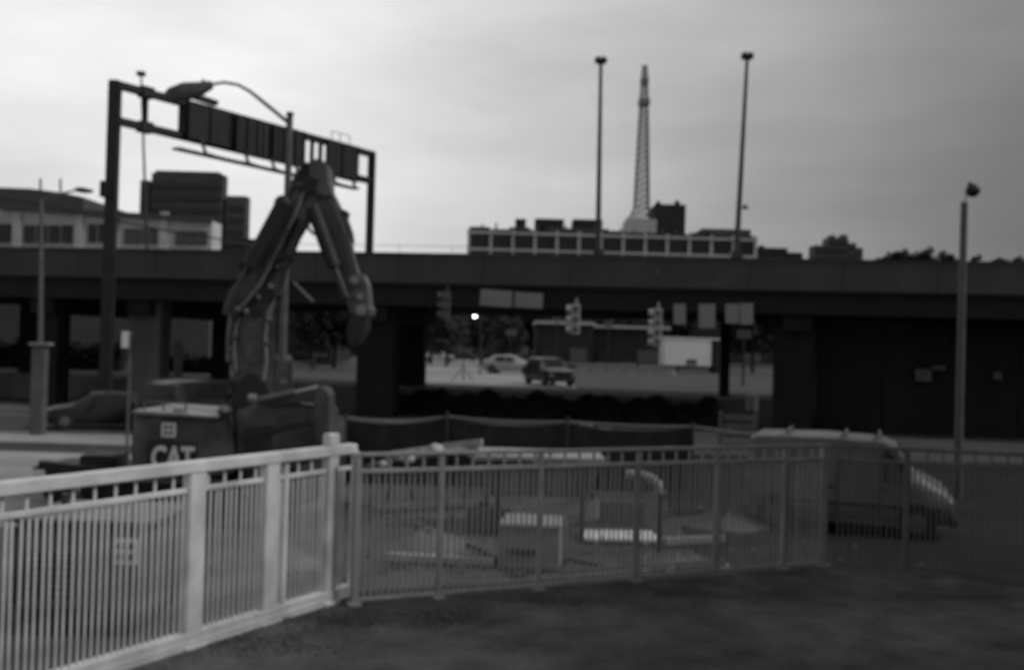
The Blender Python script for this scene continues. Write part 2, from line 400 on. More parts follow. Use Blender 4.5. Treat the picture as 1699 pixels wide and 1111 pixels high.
# ------------------------------------------------------------------ sign gantry
GZ = 14.8; gl = at(186, 300, 44.0); gr = at(613, 400, 58.7)
L0 = Vector((gl.x, gl.y, 0)); R0 = Vector((gr.x, gr.y, 0)); gd = (R0 - L0).normalized(); gn = Vector((gd.y, -gd.x, 0))
ga = thing('sign_gantry', 'dark steel highway sign gantry spanning over the overpass', 'sign gantry', L0)
def G(px, z, off=0):
    d = ray(px, 300); t = (L0.x * d.y - L0.y * d.x) / (gd.x * d.y - gd.y * d.x) * -1
    v = L0 + gd * t + gn * off; v.z = z; return v
MB(L0).bar(L0, L0 + Vector((0, 0, GZ)), .46, .5).build('leg', 'black_steel', ga, bevel=.04)
MB(L0).bar(R0, R0 + Vector((0, 0, GZ)), .42, .5).build('leg', 'black_steel', ga, bevel=.04)
zu, zl = GZ - .16, GZ - 1.75
for z in (zu, zl):
    MB(L0).bar(Vector((L0.x, L0.y, z)), Vector((R0.x, R0.y, z)), .36, .34).build('chord', 'black_steel', ga, bevel=.03)
for px in (237, 297, 330, 378, 420, 462, 492, 516, 530, 560, 588):
    MB(L0).bar(G(px, zl + .17), G(px, zu - .17), .2, .22).build('strut', 'black_steel', ga)
for px in (237,):
    for z in (zu, zl): MB(L0).bar(G(px - 10, z, .02), G(px + 10, z, .02), .46, .5).build('clamp', 'black_steel', ga, bevel=.02)
def signp(p0, p1, z0, z1, off, mt='black_steel'):
    a = G(p0, z0, off); b = G(p1, z0, off)
    s_ = MB(L0).bar(a + Vector((0, 0, (z1 - z0) / 2)), b + Vector((0, 0, (z1 - z0) / 2)), .12, z1 - z0).build('sign_panel', mt, ga)
    n = max(2, int((b - a).length / 1.1))
    for i in range(n + 1):
        c = a.lerp(b, i / n) + gn * .11; MB(L0).bar(c, c + Vector((0, 0, z1 - z0)), .05, .1).build('stiffener', 'black_steel', s_)
signp(298, 494, zl + .1, zu - .1, .2, 'black_steel')
signp(300, 372, zl - .1, zu + .05, .35)
signp(380, 416, zl - .2, zu + .05, .35)
signp(417, 436, zl - .2, zu + .05, .3, 'dark_steel'); signp(444, 460, zl - .2, zu + .05, .3, 'dark_steel')
signp(461, 494, zl - .25, zu + .1, .35)
signp(532, 584, zl - .35, zu + .1, .35)
# maintenance catwalk with lamp brackets
def catwalk(p0, p1, hang):
    z = zl - .85
    MB(L0).bar(G(p0, z, .9), G(p1, z, .9), .5, .09).build('catwalk', 'black_steel', ga)
    for px in hang:
        MB(L0).bar(G(px, z, .9), G(px, zl - .1, .5), .1, .12).build('hanger', 'black_steel', ga)
    for a_, b_ in zip(hang, hang[1:]):
        MB(L0).tube([G(a_ + 2, z + .1, .9), G((a_ + b_) / 2, z - .02, 1.0), G(b_ - 2, z + .1, .9)], .05, 6).build('conduit', 'black_steel', ga)
catwalk(268, 476, (320, 392, 436, 476)); catwalk(536, 572, (538, 571))
MB(L0).bar(G(305, zu + .35, .4), G(345, zu + .28, .4), .4, .25).build('equipment_box', 'dark_steel', ga, bevel=.03)
MB(L0).box(tuple(at(171, 328, 44.0)), tuple(at(182, 300, 43.6))).build('control_box', 'black_steel', ga)
h_ = MB(L0)
for px in (548, 562, 578): h_.tube([G(px, zu + .1), G(px, zu + .7)], .025, 5)
h_.tube([G(548, zu + .7), G(578, zu + .7)], .025, 5); h_.build('guard_rail', 'mid_steel', ga)

# ------------------------------------------------------------------ lamps
def cobra_head(mb, p, d, s):
    """tapered luminaire hanging from p along d"""
    p = Vector(p); d = Vector(d).normalized(); sd = d.cross(Vector((0, 0, 1))).normalized(); u = sd.cross(d)
    rings = []
    for t, w_, h0, h1 in ((0, .16, .08, .10), (.25, .3, .10, .2), (.6, .42, .16, .24), (.95, .36, .12, .2), (1.1, .16, .05, .1)):
        c = p + d * t * s
        rings.append([c + sd * x * w_ * s / 2 + u * y for x, y in ((-1, 0), (-.8, h0 * s), (.8, h0 * s), (1, 0), (.7, -h1 * s * .7), (-.7, -h1 * s * .7))])
    vs = [v for r in rings for v in r]; fs = [(i * 6 + k, i * 6 + (k + 1) % 6, i * 6 + 6 + (k + 1) % 6, i * 6 + 6 + k) for i in range(4) for k in range(6)] + [(0, 1, 2, 3, 4, 5), (24, 25, 26, 27, 28, 29)]
    mb.add(vs, fs)
# tall lamp in the middle-left, in front of the overpass
Y = 26.0; top = at(481, 190, Y); bx, by = top.x, top.y
base = Vector((bx, by, 0))
t = thing('street_lamp', 'tall street lamp with curved arm rising behind the excavator boom', 'street lamp', base)
MB(base).tube([base, base + Vector((0, 0, top.z))], [.12, .085], 12).build('pole', 'mid_steel', t, smooth=True)
MB(base).tube([base + Vector((0, 0, top.z - .02)), base + Vector((0, 0, top.z + .05))], .1, 10).build('cap', 'dark_steel', t)
arm = [at(480, 205, Y), at(462, 190, Y), at(440, 172, Y), at(415, 152, Y), at(395, 141, Y), at(372, 137, Y), at(345, 141, Y)]
MB(base).tube(arm, [.055, .05, .05, .045, .04, .04, .04], 8).build('arm', 'mid_steel', t, smooth=True)
m = MB(base); cobra_head(m, at(352, 141, Y), at(290, 156, Y) - at(352, 141, Y), 1.15); m.build('lamp_head', 'mid_steel', t, smooth=True)
MB(base).tube([at(337, 140, Y), at(337, 132, Y)], .04, 6).build('photocell', 'dark_steel', t)
MB(base).bar(at(487, 468, Y), at(520, 500, Y), .05, .05).build('bracket', 'light_steel', t)
cab = at(463, 655, Y - .3); t2 = thing('notice_board', 'pale framed notice board beside the street lamp foot', 'notice board', (cab.x, cab.y, 0))
lo = at(446, 655, Y - .3); hi = at(486, 598, Y - .3)
MB(t2.location).box((lo.x, lo.y - .03, lo.z), (hi.x, lo.y + .03, hi.z)).build('board', 'mid_steel', t2)
for s_ in (lo.x - .02, hi.x - .03): MB(t2.location).box((s_, lo.y - .06, 0), (s_ + .05, lo.y - .032, hi.z + .05)).build('leg', 'mid_steel', t2)
MB(t2.location).box((lo.x + .3, lo.y - .045, lo.z + .3), (hi.x - .12, lo.y - .032, lo.z + .42)).build('notice', 'light_steel', t2)

# left street lamp with thick concrete stub
Y = 32.5; b0 = gnd(62, 726); base = Vector((b0.x, b0.y, .12)); Y = b0.y; top = at(69, 330, Y)
t = thing('street_lamp', 'street lamp on the left pavement with thick square lower column', 'street lamp', base)
q = Vector((base.x, base.y, 0))
MB(base).tube([q + Vector((0, 0, 2.9)), Vector((top.x, top.y, top.z))], [.09, .06], 10).build('pole', 'mid_steel', t, smooth=True)
MB(base).bar(q + Vector((0, 0, .12)), q + Vector((0, 0, 3.1)), .42, .42).build('column', 'mid_steel', t, bevel=.03)
MB(base).bar(q + Vector((-.3, -.02, 3.16)), q + Vector((.36, -.02, 3.16)), .5, .1).build('ledge', 'light_steel', t, bevel=.02)
arm = [at(69, 334, Y), at(85, 326, Y), at(105, 320, Y), at(125, 316, Y)]
MB(base).tube(arm, .035, 8).build('arm', 'mid_steel', t, smooth=True)
m = MB(base); cobra_head(m, at(154, 317, Y), at(120, 314, Y) - at(154, 317, Y), .55); m.build('lamp_head', 'dark_steel', t, smooth=True)

# right lamp
Y = 25.0; top = at(1600, 336, Y); bb = at(1589, 800, Y); base = Vector((bb.x, bb.y, 0))
t = thing('street_lamp', 'lone lamp post with a round head at the right edge of the picture', 'street lamp', base)
dirv = Vector((top.x - bb.x, 0, top.z - bb.z)); foot = bb - dirv * (bb.z / dirv.z)
MB(base).tube([foot, top], [.105, .085], 12).build('pole', 'mid_steel', t, smooth=True)
MB(base).tube([top, at(1603, 325, Y), at(1608, 318, Y)], .018, 6).build('stem', 'light_steel', t)
m = MB(base); m.ball(at(1614, 316, Y), .18, .18, .17, 12, 8); m.build('lamp_head', 'black_steel', t, smooth=True)
MB(base).tube([at(1607, 306, Y), at(1611, 304, Y)], .05, 6).build('photocell', 'dark_steel', t)

# tall thin masts on the overpass
def mast(pxt, pyt, pxb, off, label, hw=.26, r=(.13, .075)):
    tb = tpx(pxb, off); b = bw_(tb, off, ZT - .02); tp = at(pxt, pyt, b.y)
    t = thing('lamp_mast', label, 'lamp mast', b, 0, 'tall lamp masts on the overpass')
    MB(b).tube([b, b.lerp(tp, .5), tp], [r[0], (r[0] + r[1]) / 2, r[1]], 8).build('pole', 'dark_steel', t, smooth=True)
    MB(b).bar(b + Vector((0, 0, 0)), b + Vector((0, 0, .3)), .5, .5).build('base', 'dark_steel', t)
    for s_ in (-1, 1):
        m = MB(b); m.ball(tp + Vector((s_ * hw * .45, 0, .02)), hw * .7, .3, .17, 8, 6); m.build('lamp_head', 'dark_steel', t, smooth=True)
mast(997, 101, 988, .14, 'tall thin lamp mast left of the lattice tower')
mast(1240, 94, 1218, .14, 'tall thin lamp mast right of the lattice tower, leaning slightly')
mast(234, 123, 241, WID - .2, 'thin lamp mast seen through the left end of the sign gantry', .26, (.1, .06))

# ------------------------------------------------------------------ utility wires
def wire(pts, r, label):
    m = MB(); P = []
    for i in range(len(pts) - 1):
        for k in range(6): P.append(pts[i].lerp(pts[i + 1], k / 6))
    P.append(pts[-1]); m.tube(P, r, 5); tag(m.build('overhead_wire', 'black_steel'), label, 'wire')
wire([at(-60, 318, 40), at(80, 342, 40), at(180, 363, 40), at(260, 380, 40), at(345, 393, 40), at(430, 410, 41)], .035, 'overhead cable sloping down across the pale building at the left')

# ------------------------------------------------------------------ far buildings
def block(name, label, cat, px0, px1, pyt, Y, dep, mt, z0=1.2, base=None):
    a = at(px0, pyt, Y); b = at(px1, pyt, Y); zt = (a.z + b.z) / 2
    t = thing(name, label, cat, ((a.x + b.x) / 2, Y, z0)) if base is None else base
    MB(t.location).box((a.x, Y, z0 if base is None else base['zz']), (b.x, Y + dep, zt)).build('wall', mt, t)
    return t, a, b, zt
# dark office tower
Y = 330
t = thing('office_tower', 'dark stepped office tower rising behind the pale hall at left', 'building', (at(310, 400, Y).x, Y, 1.2))
def bx(t, p0, p1, py0, py1, Y, dep, mt, name='wall'):
    a = at(p0, py0, Y); b = at(p1, py0, Y); c = at((p0 + p1) / 2, py1, Y); z = at((p0 + p1) / 2, py0, Y).z
    lo = min(c.z, z); hi = max(c.z, z)
    return MB(t.location).box((a.x, Y, lo), (b.x, Y + dep, hi)).build(name, mt, t), a.x, b.x, lo, hi
for p0, p1, py in ((233, 252, 299), (252, 375, 288), (375, 413, 325)):
    wv, x0, x1, lo, hi = bx(t, p0, p1 - 4, py, 470, Y, 5, 'wall_dark')
    n = int((hi - lo) / 4.0)
    for i in range(1, n):
        MB(t.location).box((x0 + .8, Y - .25, hi - i * 4 - 1.1), (x1 - .8, Y - .02, hi - i * 4 + .9)).build('window_band', 'window_dark', wv)
bx(t, 258, 364, 284, 289, Y + 2, 3, 'wall_dark', 'plant_room')
t = thing('low_block', 'low dark block beside the foot of the office tower', 'building', (at(400, 400, 300).x, 300, 1.2))
bx(t, 372, 445, 396, 470, 300, 6, 'far_dark')
# pale long hall with curved roof
Y = 92
t = thing('hall', 'pale hall with dark window strips and sloping roofline at far left', 'building', (at(150, 400, Y).x, Y, 1.2))
poly = [at(-260, 338, Y), at(0, 345, Y), at(100, 348, Y), at(180, 351, Y), at(352, 366, Y)]
wpoly = poly + [Vector((poly[-1].x, Y, 1.2)), Vector((poly[0].x, Y, 1.2))]
MB(t.location).box((poly[0].x - .1, Y - .12, 1.21), (poly[-1].x + .1, Y + 3.1, 7.5)).build('plinth', 'wall_dark', t)
MB(t.location).prism(wpoly, (0, 3, 0)).build('wall', 'wall_grey', t)
MB(t.location).bar(at(0, 343, Y - .2), at(352, 365, Y - .2), .5, .4).build('eave', 'wall_dark', t)
def winrect(p0, p1, y0, y1, n=1, mt='window_dark'):
    for i in range(n):
        a = at(p0 + (p1 - p0) * i / n, y1, Y); b = at(p0 + (p1 - p0) * (i + 1) / n, y0, Y)
        f = MB(t.location).box((a.x + .06, Y - .10, a.z), (b.x - .06, Y - .01, b.z)).build('window', 'dark_steel', t)
        MB(t.location).box((a.x + .16, Y - .14, a.z + .1), (b.x - .16, Y - .102, b.z - .1)).build('pane', mt, f)
winrect(-60, 20, 372, 402, 3); winrect(38, 122, 374, 403, 4); winrect(145, 178, 372, 402, 2, 'dark_steel'); 
winrect(205, 262, 380, 404, 2, 'mid_steel'); winrect(290, 345, 384, 406, 3, 'mid_steel')
for px in (28, 132, 190, 272): 
    a = at(px, 400, Y); MB(t.location).box((a.x - .35, Y - .22, 7.55), (a.x + .35, Y - .011, at(px, 352, Y).z)).build('pilaster', 'wall_grey', t)
Y2 = 135
t = thing('vaulted_roof_hall', 'dark hall with a low curved roof behind the pale hall', 'building', (at(0, 400, Y2).x, Y2, 1.2))
ps = [at(-330, 345, Y2), at(-200, 325, Y2), at(-100, 315, Y2), at(0, 311, Y2), at(50, 313, Y2), at(100, 319, Y2), at(138, 327, Y2)]
MB(t.location).prism(ps + [Vector((ps[-1].x, Y2, 1.2)), Vector((ps[0].x, Y2, 1.2))], (0, 40, 0)).build('wall', 'wall_dark', t)
for px, h in ((67, 18), (100, 17)): MB(t.location).tube([at(px, 318, Y2 + 5), at(px, 318 - h - 4, Y2 + 5)], .16, 5).build('vent_pipe', 'mid_steel', t)

# white framed long building with roof plant
Y = 260
t = thing('long_white_building', 'long low building with white grid facade and dark windows on the horizon', 'building', (at(1015, 420, Y).x, Y, 1.2))
tl = at(778, 378, Y); tr = at(1253, 398, Y)
def fy(px, f):  # facade line pixel y between top (f=0) and bottom (f=1)
    return (377 + (px - 778) * .046) + f * 38
a = at(778, 385, Y); b = at(1253, 395, Y)
ztop = at(1015, 385, Y).z
MB(t.location).box((a.x, Y, 1.2), (b.x, Y + 45, ztop)).build('wall', 'window_dark', t)
XS = [778 + (1253 - 778) * i / 13 for i in range(14)]
for i, px in enumerate(XS):
    x = at(px, 400, Y).x
    MB(t.location).box((x - .36, Y - .8, 1.2), (x + .36, Y - .02, ztop - .2)).build('pillar', 'frame_pale', t)
for zz in (ztop - 1.1, ztop - 5.5, ztop - 10.2, ztop - 15.2):
    MB(t.location).box((a.x - .4, Y - 1.0, zz - .32), (b.x + .4, Y - .82, zz + .32)).build('ledge', 'frame_pale', t)
for i in range(13):
    x0 = at(XS[i], 400, Y).x + .7; x1 = at(XS[i + 1], 400, Y).x - .7
    for z1 in (ztop - 1.6, ztop - 6.1):
        f = MB(t.location).box((x0, Y - .3, z1 - 3.5), (x1, Y - .02, z1)).build('window', 'dark_steel', t)
        w3 = (x1 - x0) / 3
        for k in range(3): MB(t.location).box((x0 + k * w3 + .2, Y - .42, z1 - 3.3), (x0 + (k + 1) * w3 - .2, Y - .302, z1 - .4)).build('pane', 'window_dark', f)
bx(t, 780, 812, 376, 386, Y + 2, 20, 'wall_dark', 'roof_block')
bx(t, 1040, 1090, 363, 386, Y + 4, 10, 'frame_pale', 'roof_block'); bx(t, 1087, 1138, 339, 388, Y + 8, 14, 'far_dark', 'roof_tank')
bx(t, 1090, 1096, 334, 340, Y + 9, 2, 'far_dark', 'vent'); bx(t, 1121, 1128, 333, 340, Y + 9, 2, 'far_dark', 'vent')
for p0, p1, py in ((855, 873, 363), (888, 936, 363), (951, 1000, 364)):
    o_, x0, x1, lo, hi = bx(t, p0, p1, py, 379, Y + 6, 8, 'far_dark', 'roof_unit')
for p0, p1, py in ((848, 880, 377), (905, 1010, 379), (1150, 1180, 386), (1165, 1246, 380), (1010, 1040, 383)):
    bx(t, p0, p1, py, 392, Y + 3, 12, 'wall_dark', 'roof_block')
# low parapet pipes
for px in range(800, 1240, 23):
    a_ = at(px, 386, Y + 1); MB(t.location).tube([Vector((a_.x, Y + 1, ztop)), Vector((a_.x, Y + 1, ztop + random.uniform(.5, 1.8)))], .25, 5).build('vent_pipe', 'wall_dark', t)
# lattice mast
Y = 275; cx = at(1064, 360, Y).x; zb_ = at(1064, 366, Y).z; zt_ = at(1067, 108, Y).z; txx = at(1070, 108, Y).x
t = thing('lattice_tower', 'tall slender lattice radio tower behind the long white building', 'radio tower', (cx, Y, 1.2))
def tw(z):
    f = (z - zb_) / (zt_ - zb_)
    if f < .06: return 4.2 - f / .06 * 2.2
    return 2.0 * (1 - f) ** .8 * .75 + .5
NS = 24; zs = [zb_ + (zt_ - zb_) * i / NS for i in range(NS + 1)]
cxx = lambda z: cx + (txx - cx) * (z - zb_) / (zt_ - zb_)
zlow = [1.2] + zs
for sx, sy in ((1, 1), (1, -1), (-1, 1), (-1, -1)):
    MB(t.location).tube([Vector((cx + sx * 4.8, Y + sy * 4.8, 1.2))] + [Vector((cxx(z) + sx * tw(z), Y + sy * tw(z), z)) for z in zs], .2, 4).build('leg', 'tower_steel', t)
m = MB(t.location)
for i in range(NS):
    z0, z1 = zs[i], zs[i + 1]
    for a_, b_ in (((1, 1), (1, -1)), ((1, -1), (-1, -1)), ((-1, -1), (-1, 1)), ((-1, 1), (1, 1))):
        p = Vector((cxx(z0) + a_[0] * tw(z0), Y + a_[1] * tw(z0), z0)); q = Vector((cxx(z1) + b_[0] * tw(z1), Y + b_[1] * tw(z1), z1))
        p2 = Vector((cxx(z0) + b_[0] * tw(z0), Y + b_[1] * tw(z0), z0)); q2 = Vector((cxx(z1) + a_[0] * tw(z1), Y + a_[1] * tw(z1), z1))
        m.tube([p, q], .12, 4); m.tube([p2, q2], .12, 4); m.tube([p, p2], .12, 4)
m.build('bracing', 'tower_steel', t)
for py, w_ in ((170, 1.5), (135, 1.1)):
    z = at(1066, py, Y).z; MB(t.location).box((cxx(z) - w_, Y - w_, z - .8), (cxx(z) + w_, Y + w_, z + .8)).build('antenna', 'tower_steel', t)
# right hand buildings
Y = 300
t = thing('low_block', 'low dark building right of the white grid building', 'building', (at(1280, 420, Y).x, Y, 1.2))
bx(t, 1253, 1307, 411, 470, Y, 20, 'far_dark'); bx(t, 1307, 1332, 419, 470, Y, 20, 'far_dark'); bx(t, 1262, 1268, 407, 412, Y + 3, 3, 'far_dark', 'vent')
t = thing('apartment_block', 'stepped grey apartment block alone on the right skyline', 'building', (at(1390, 420, Y).x, Y, 1.2))
for p0, p1, py in ((1352, 1375, 407), (1375, 1408, 394), (1408, 1421, 403), (1421, 1432, 411)):
    wv, x0, x1, lo, hi = bx(t, p0, p1, py, 470, Y, 6, 'wall_dark')
    for i in range(3):
        w2 = (x1 - x0) / 3
        for k in range(3): MB(t.location).box((x0 + k * w2 + .3, Y - .2, hi - 2.2 - i * 2.4), (x0 + (k + 1) * w2 - .3, Y - .02, hi - .9 - i * 2.4)).build('window', 'window_dark', wv)
bx(t, 1378, 1386, 390, 395, Y + 1, 3, 'wall_dark', 'plant_room'); bx(t, 1397, 1406, 389, 395, Y + 1, 3, 'wall_dark', 'plant_room')

# hill with trees on the right skyline
m = MB(); xs = list(range(0, 420, 14)); 
def hh(x): return 1.2 + 30.5 * min(1, max(0, (x - 25) / 70))
vs = []; 
for r_, (yy, k) in enumerate(((210, 0.0), (270, .85), (320, 1.0), (480, .9))):
    for x in xs: vs.append((x, yy, 1.2 - .3 + (hh(x) - 1.2 + math.sin(x * .05 + r_) * .7) * k))
n = len(xs); fs = [(r_ * n + i, r_ * n + i + 1, (r_ + 1) * n + i + 1, (r_ + 1) * n + i) for r_ in range(3) for i in range(n - 1)]
hill = m.add(vs, fs); ho = struct('hill', m, 'hill_grass')

for p0, p1, py, Y, lab, roof in ((486, 552, 515, 100, 'small dark shed with a pale roof edge seen between lamp pole and boom', 1), (430, 700, 500, 170, 'low dark warehouse seen under the overpass, left of the parked cars', 0), (690, 900, 516, 175, 'dark low warehouse behind the silver car', 0), (890, 985, 538, 120, 'dark flat roofed shed with a pale roof edge behind the dark car', 1), (980, 1110, 545, 126, 'dark shed behind the cars between the two hanging signals', 1), (900, 1320, 512, 178, 'long dark warehouse closing the view behind the box truck', 0)):
    t = thing('warehouse', lab, 'building', (at((p0 + p1) / 2, 560, Y).x, Y, 1.2))
    wv, x0, x1, lo, hi = bx(t, p0, p1, py, 600, Y, 12, 'far_dark')
    MB(t.location).box((x0 - .2, Y - .3, hi + .002), (x1 + .2, Y + 12.2, hi + .35)).build('roof', 'frame_pale' if roof else 'wall_dark', t)
    n = max(2, int((x1 - x0) / 5))
    for i in range(n):
        xx = x0 + (x1 - x0) * (i + .2) / n
        MB(t.location).box((xx, Y - .08, 2.0), (xx + (x1 - x0) / n * .6, Y - .01, 3.6)).build('window' if i % 3 else 'door', 'mid_steel' if i % 2 else 'window_dark', t)
# ------------------------------------------------------------------ trees
def crown_mesh(seed, rx, rz, n, leaf, mt):
    random.seed(seed); m = MB(); cl = []
    for i in range(14):
        a = random.uniform(0, 6.28); r = random.uniform(.2, .75); z = random.uniform(-.7, .8)
        cl.append((Vector((math.cos(a) * r * rx * (1 - abs(z) * .4), math.sin(a) * r * rx * (1 - abs(z) * .4), z * rz)), random.uniform(.3, .5) * rx))
    for i in range(n):
        c, s = random.choice(cl); d = Vector((random.gauss(0, 1), random.gauss(0, 1), random.gauss(0, 1))).normalized() * s * random.uniform(.6, 1.05)
        p = c + d; a = Vector((random.gauss(0, 1), random.gauss(0, 1), random.gauss(0, .6))).normalized() * leaf; b = a.cross(Vector((random.random(), random.random(), 1))).normalized() * leaf * .7
        m.add([p - a, p - b, p + a, p + b], [(0, 1, 2, 3)])
    return m.mesh('crown', mt)
def trunk_mesh(h, r):
    m = MB(); m.tube([(0, 0, 0), (.05, 0, h * .5), (0, .05, h)], [r, r * .75, r * .5], 7)
    for i in range(5):
        a = i * 1.3; m.tube([(0, 0, h * (.55 + .08 * i)), (math.cos(a) * h * .35, math.sin(a) * h * .35, h * (1.0 + .05 * i))], [r * .4, r * .15], 5)
    return m.mesh('trunk', 'bark', True)
CR = [crown_mesh(11, 2.6, 2.3, 1500, .26, 'foliage'), crown_mesh(12, 2.9, 2.0, 1500, .27, 'foliage_dark'), crown_mesh(13, 2.2, 2.6, 1400, .24, 'foliage')]
TR = trunk_mesh(3.0, .22)
def tree(p, s, k, label, group='trees beyond the overpass', h=3.9):
    t = thing('tree', label, 'tree', p, random.uniform(0, 6), group); t.scale = (s, s, s)
    inst(TR, 'trunk', t, (0, 0, 0)); inst(CR[k], 'crown', t, (0, 0, h))
random.seed(21)
for i, (px, Y, s, k) in enumerate(((715, 120, 1.25, 1), (742, 108, 1.0, 0), (800, 130, 1.3, 1), (845, 118, .9, 0), (880, 135, 1.35, 1), (925, 140, 1.3, 0), (985, 150, 1.5, 1), (1060, 145, 1.5, 0), (1120, 150, 1.5, 1), (520, 84, .9, 0), (555, 88, 1.0, 1), (1250, 120, 1.3, 1))):
    p = at(px, 570, Y)
    lab = ['leafy tree seen under the overpass, %s', 'dark bushy tree seen under the overpass, %s'][k % 2]
    where = ['leftmost of row', 'behind the tripod sign', 'just right of the lit lamp', 'above the silver car', 'behind the dark car', 'left of the hanging signal', 'right of the middle signal', 'between the two signals', 'behind the white box truck', 'beside the lamp pole', 'right beside the wide central pier', 'beneath the hanging panels at right'][i]
    tree((p.x, Y, 1.2), s, k % 3, lab % where)
for i in range(38):
    px = 1455 + i * 8 + random.uniform(-5, 5); Y = random.uniform(292, 318); x = at(px, 430, Y).x
    s = random.choice((1.05, 1.25)) if 1480 < px < 1580 else random.choice((.6, .8, 1.0))
    tree((x, Y, hh(x) - 2.3), s * .85, i % 3, ('tall' if s > 1.2 else 'small') + ' dark tree on the right skyline, number %d along the hill from the left' % (i + 1) if False else ('taller dark tree in the skyline clump left of the round headed lamp' if s > 1.2 else 'low dark tree on the right skyline hill'), 'trees on the skyline hill')
for i in range(5):
    px = 1332 + i * 8 if i < 3 else 1436 + (i - 3) * 12
    x = at(px, 428, 305).x; z = at(px, 430, 305).z
    tree((x, 305, hh(x) - 5), .8, i % 3, 'small skyline tree right beside the stepped apartment block', 'trees beside the apartment block')

# hedge at left under the overpass
def hedge(a, b, z0, h, dep, n, label, mt='foliage_dark'):
    m = MB(); a = Vector(a); b = Vector(b); nn = Vector((-(b - a).y, (b - a).x, 0)).normalized()
    for i in range(n):
        k = random.random(); p = a.lerp(b, k) + nn * random.uniform(-.5, .5) * dep
        hhh = h * (.85 + .15 * math.sin(k * 40) + .1 * math.sin(k * 91)); p.z = z0 + random.random() ** .7 * hhh
        u = Vector((random.gauss(0, 1), random.gauss(0, 1), random.gauss(0, 1))).normalized() * .14; v = u.cross(Vector((random.random(), .3, 1))).normalized() * .1
        m.add([p - u, p - v, p + u, p + v], [(0, 1, 2, 3)])
    core = MB().prism([a - nn * dep * .35 + Vector((0, 0, z0 - a.z)), b - nn * dep * .35 + Vector((0, 0, z0 - b.z)), b + nn * dep * .35 + Vector((0, 0, z0 - b.z)), a + nn * dep * .35 + Vector((0, 0, z0 - a.z))], (0, 0, h * .75))
    m.add(core.v, core.f)
    tag(m.build('hedge', mt), label, 'hedge')
x0 = at(-60, 600, 66).x; x1 = at(205, 600, 66).x; hedge((x0, 66, 0), (x1, 66, 0), 1.2, 1.9, 1.2, 5000, 'long dark hedge beyond the overpass at the left')
x0 = at(270, 600, 66).x; x1 = at(372, 600, 66).x; hedge((x0, 66, 0), (x1, 66, 0), 1.2, 1.2, 1.0, 2500, 'short dark hedge between the pale pier and the excavator boom')
hedge(bw_(tpx(610, 4.6), 4.6, 0), bw_(tpx(1190, 4.6), 4.6, 0), 0, 1.25, .9, 7000, 'dark shrubs added along the retaining wall in place of the overpass shadow')  # dark mass added to fill the shadowed band under the overpass

# ------------------------------------------------------------------ hanging signs and signals
def hang_sign(px0, px1, py0, py1, Y, label, mt='sign_back', slope=0):
    a = at(px0, py0, Y); b = at(px1, py0 + slope, Y); c = at(px0, py1, Y)
    h = a.z - c.z; mid = (a + b) / 2
    t = thing('hanging_sign', label, 'sign', (mid.x, Y, mid.z - h))
    MB(t.location).bar(a - Vector((0, 0, h / 2)), b - Vector((0, 0, h / 2)), .06, h).build('panel', mt, t)
    for k in (.2, .8):
        p = a.lerp(b, k); MB(t.location).bar(p + Vector((0, .06, -h)), Vector((p.x, Y + .06, ZB + .05)), .05, .05).build('hanger', 'dark_steel', t)
Yh = 60.2
hang_sign(797, 850, 479, 506, 44.6, 'blank grey panel hanging under the overpass, left half of the long pair', slope=4)
hang_sign(854, 901, 484, 509, 44.6, 'blank grey panel hanging under the overpass, right half of the long pair', slope=3)
hang_sign(1118, 1138, 504, 538, 43.8, 'narrow blank grey panel right of the right traffic signal')
hang_sign(1160, 1187, 504, 544, 43.8, 'taller wide grey panel, third from right under the overpass')
hang_sign(1204, 1226, 504, 536, 43.8, 'dim grey panel in the pair beside the dark right pier')
hang_sign(1228, 1250, 503, 538, 43.8, 'rightmost pale grey panel hanging beside the dark right pier')
def signal(px, pyt, pyb, Y, label, n=3, mt='signal'):
    a = at(px, pyt, Y); b = at(px, pyb, Y); H = a.z - b.z; w_ = H / n * .95
    t = thing('traffic_signal', label, 'traffic light', (a.x, Y, b.z))
    for i in range(n):
        z = i * H / n
        h = MB().box((-w_ / 2, -.15, z + .01), (w_ / 2, .15, z + H / n - .01)).build('housing', mt, t, bevel=.03)
        v = MB(); cz = z + H / n / 2; rr = w_ * .38
        v.tube([(-w_ / 2 - .18, 0, cz), (-w_ / 2 - .005, 0, cz)], [rr * 1.05, rr], 10, caps=False); v.build('visor', mt, h)
        MB().tube([(0, -.165, cz), (0, -.152, cz)], rr * .9, 12).build('back_cover', 'mid_steel', h)
    MB().tube([(.05, 0, H - .01), (.05, 0, H + .25), (.05, .3, ZB + .2 - b.z)], .035, 6).build('hanger', mt, t)
signal(955, 504, 555, 44.3, 'pale three lamp traffic signal hanging in the middle under the overpass')
signal(1091, 511, 575, 43.7, 'pale four lamp traffic signal hanging left of the grey panels', 4)
signal(741, 483, 530, 45.0, 'dim traffic signal hanging left of the long grey panels', 3, 'mid_steel')

# lit lamp beyond the bridge
p = at(788, 524, 80); t = thing('lit_lamp', 'small glowing street lamp seen beneath the overpass', 'street lamp', (p.x + .5, 80, 1.2))
MB(t.location).tube([(p.x + .5, 80, 1.2), (p.x + .5, 80, p.z + .3), (p.x + .1, 80, p.z + .35)], .07, 6).build('pole', 'dark_steel', t)
MB(t.location).ball(p, .17, .17, .15).build('bulb', 'lamp_lit', t, smooth=True)
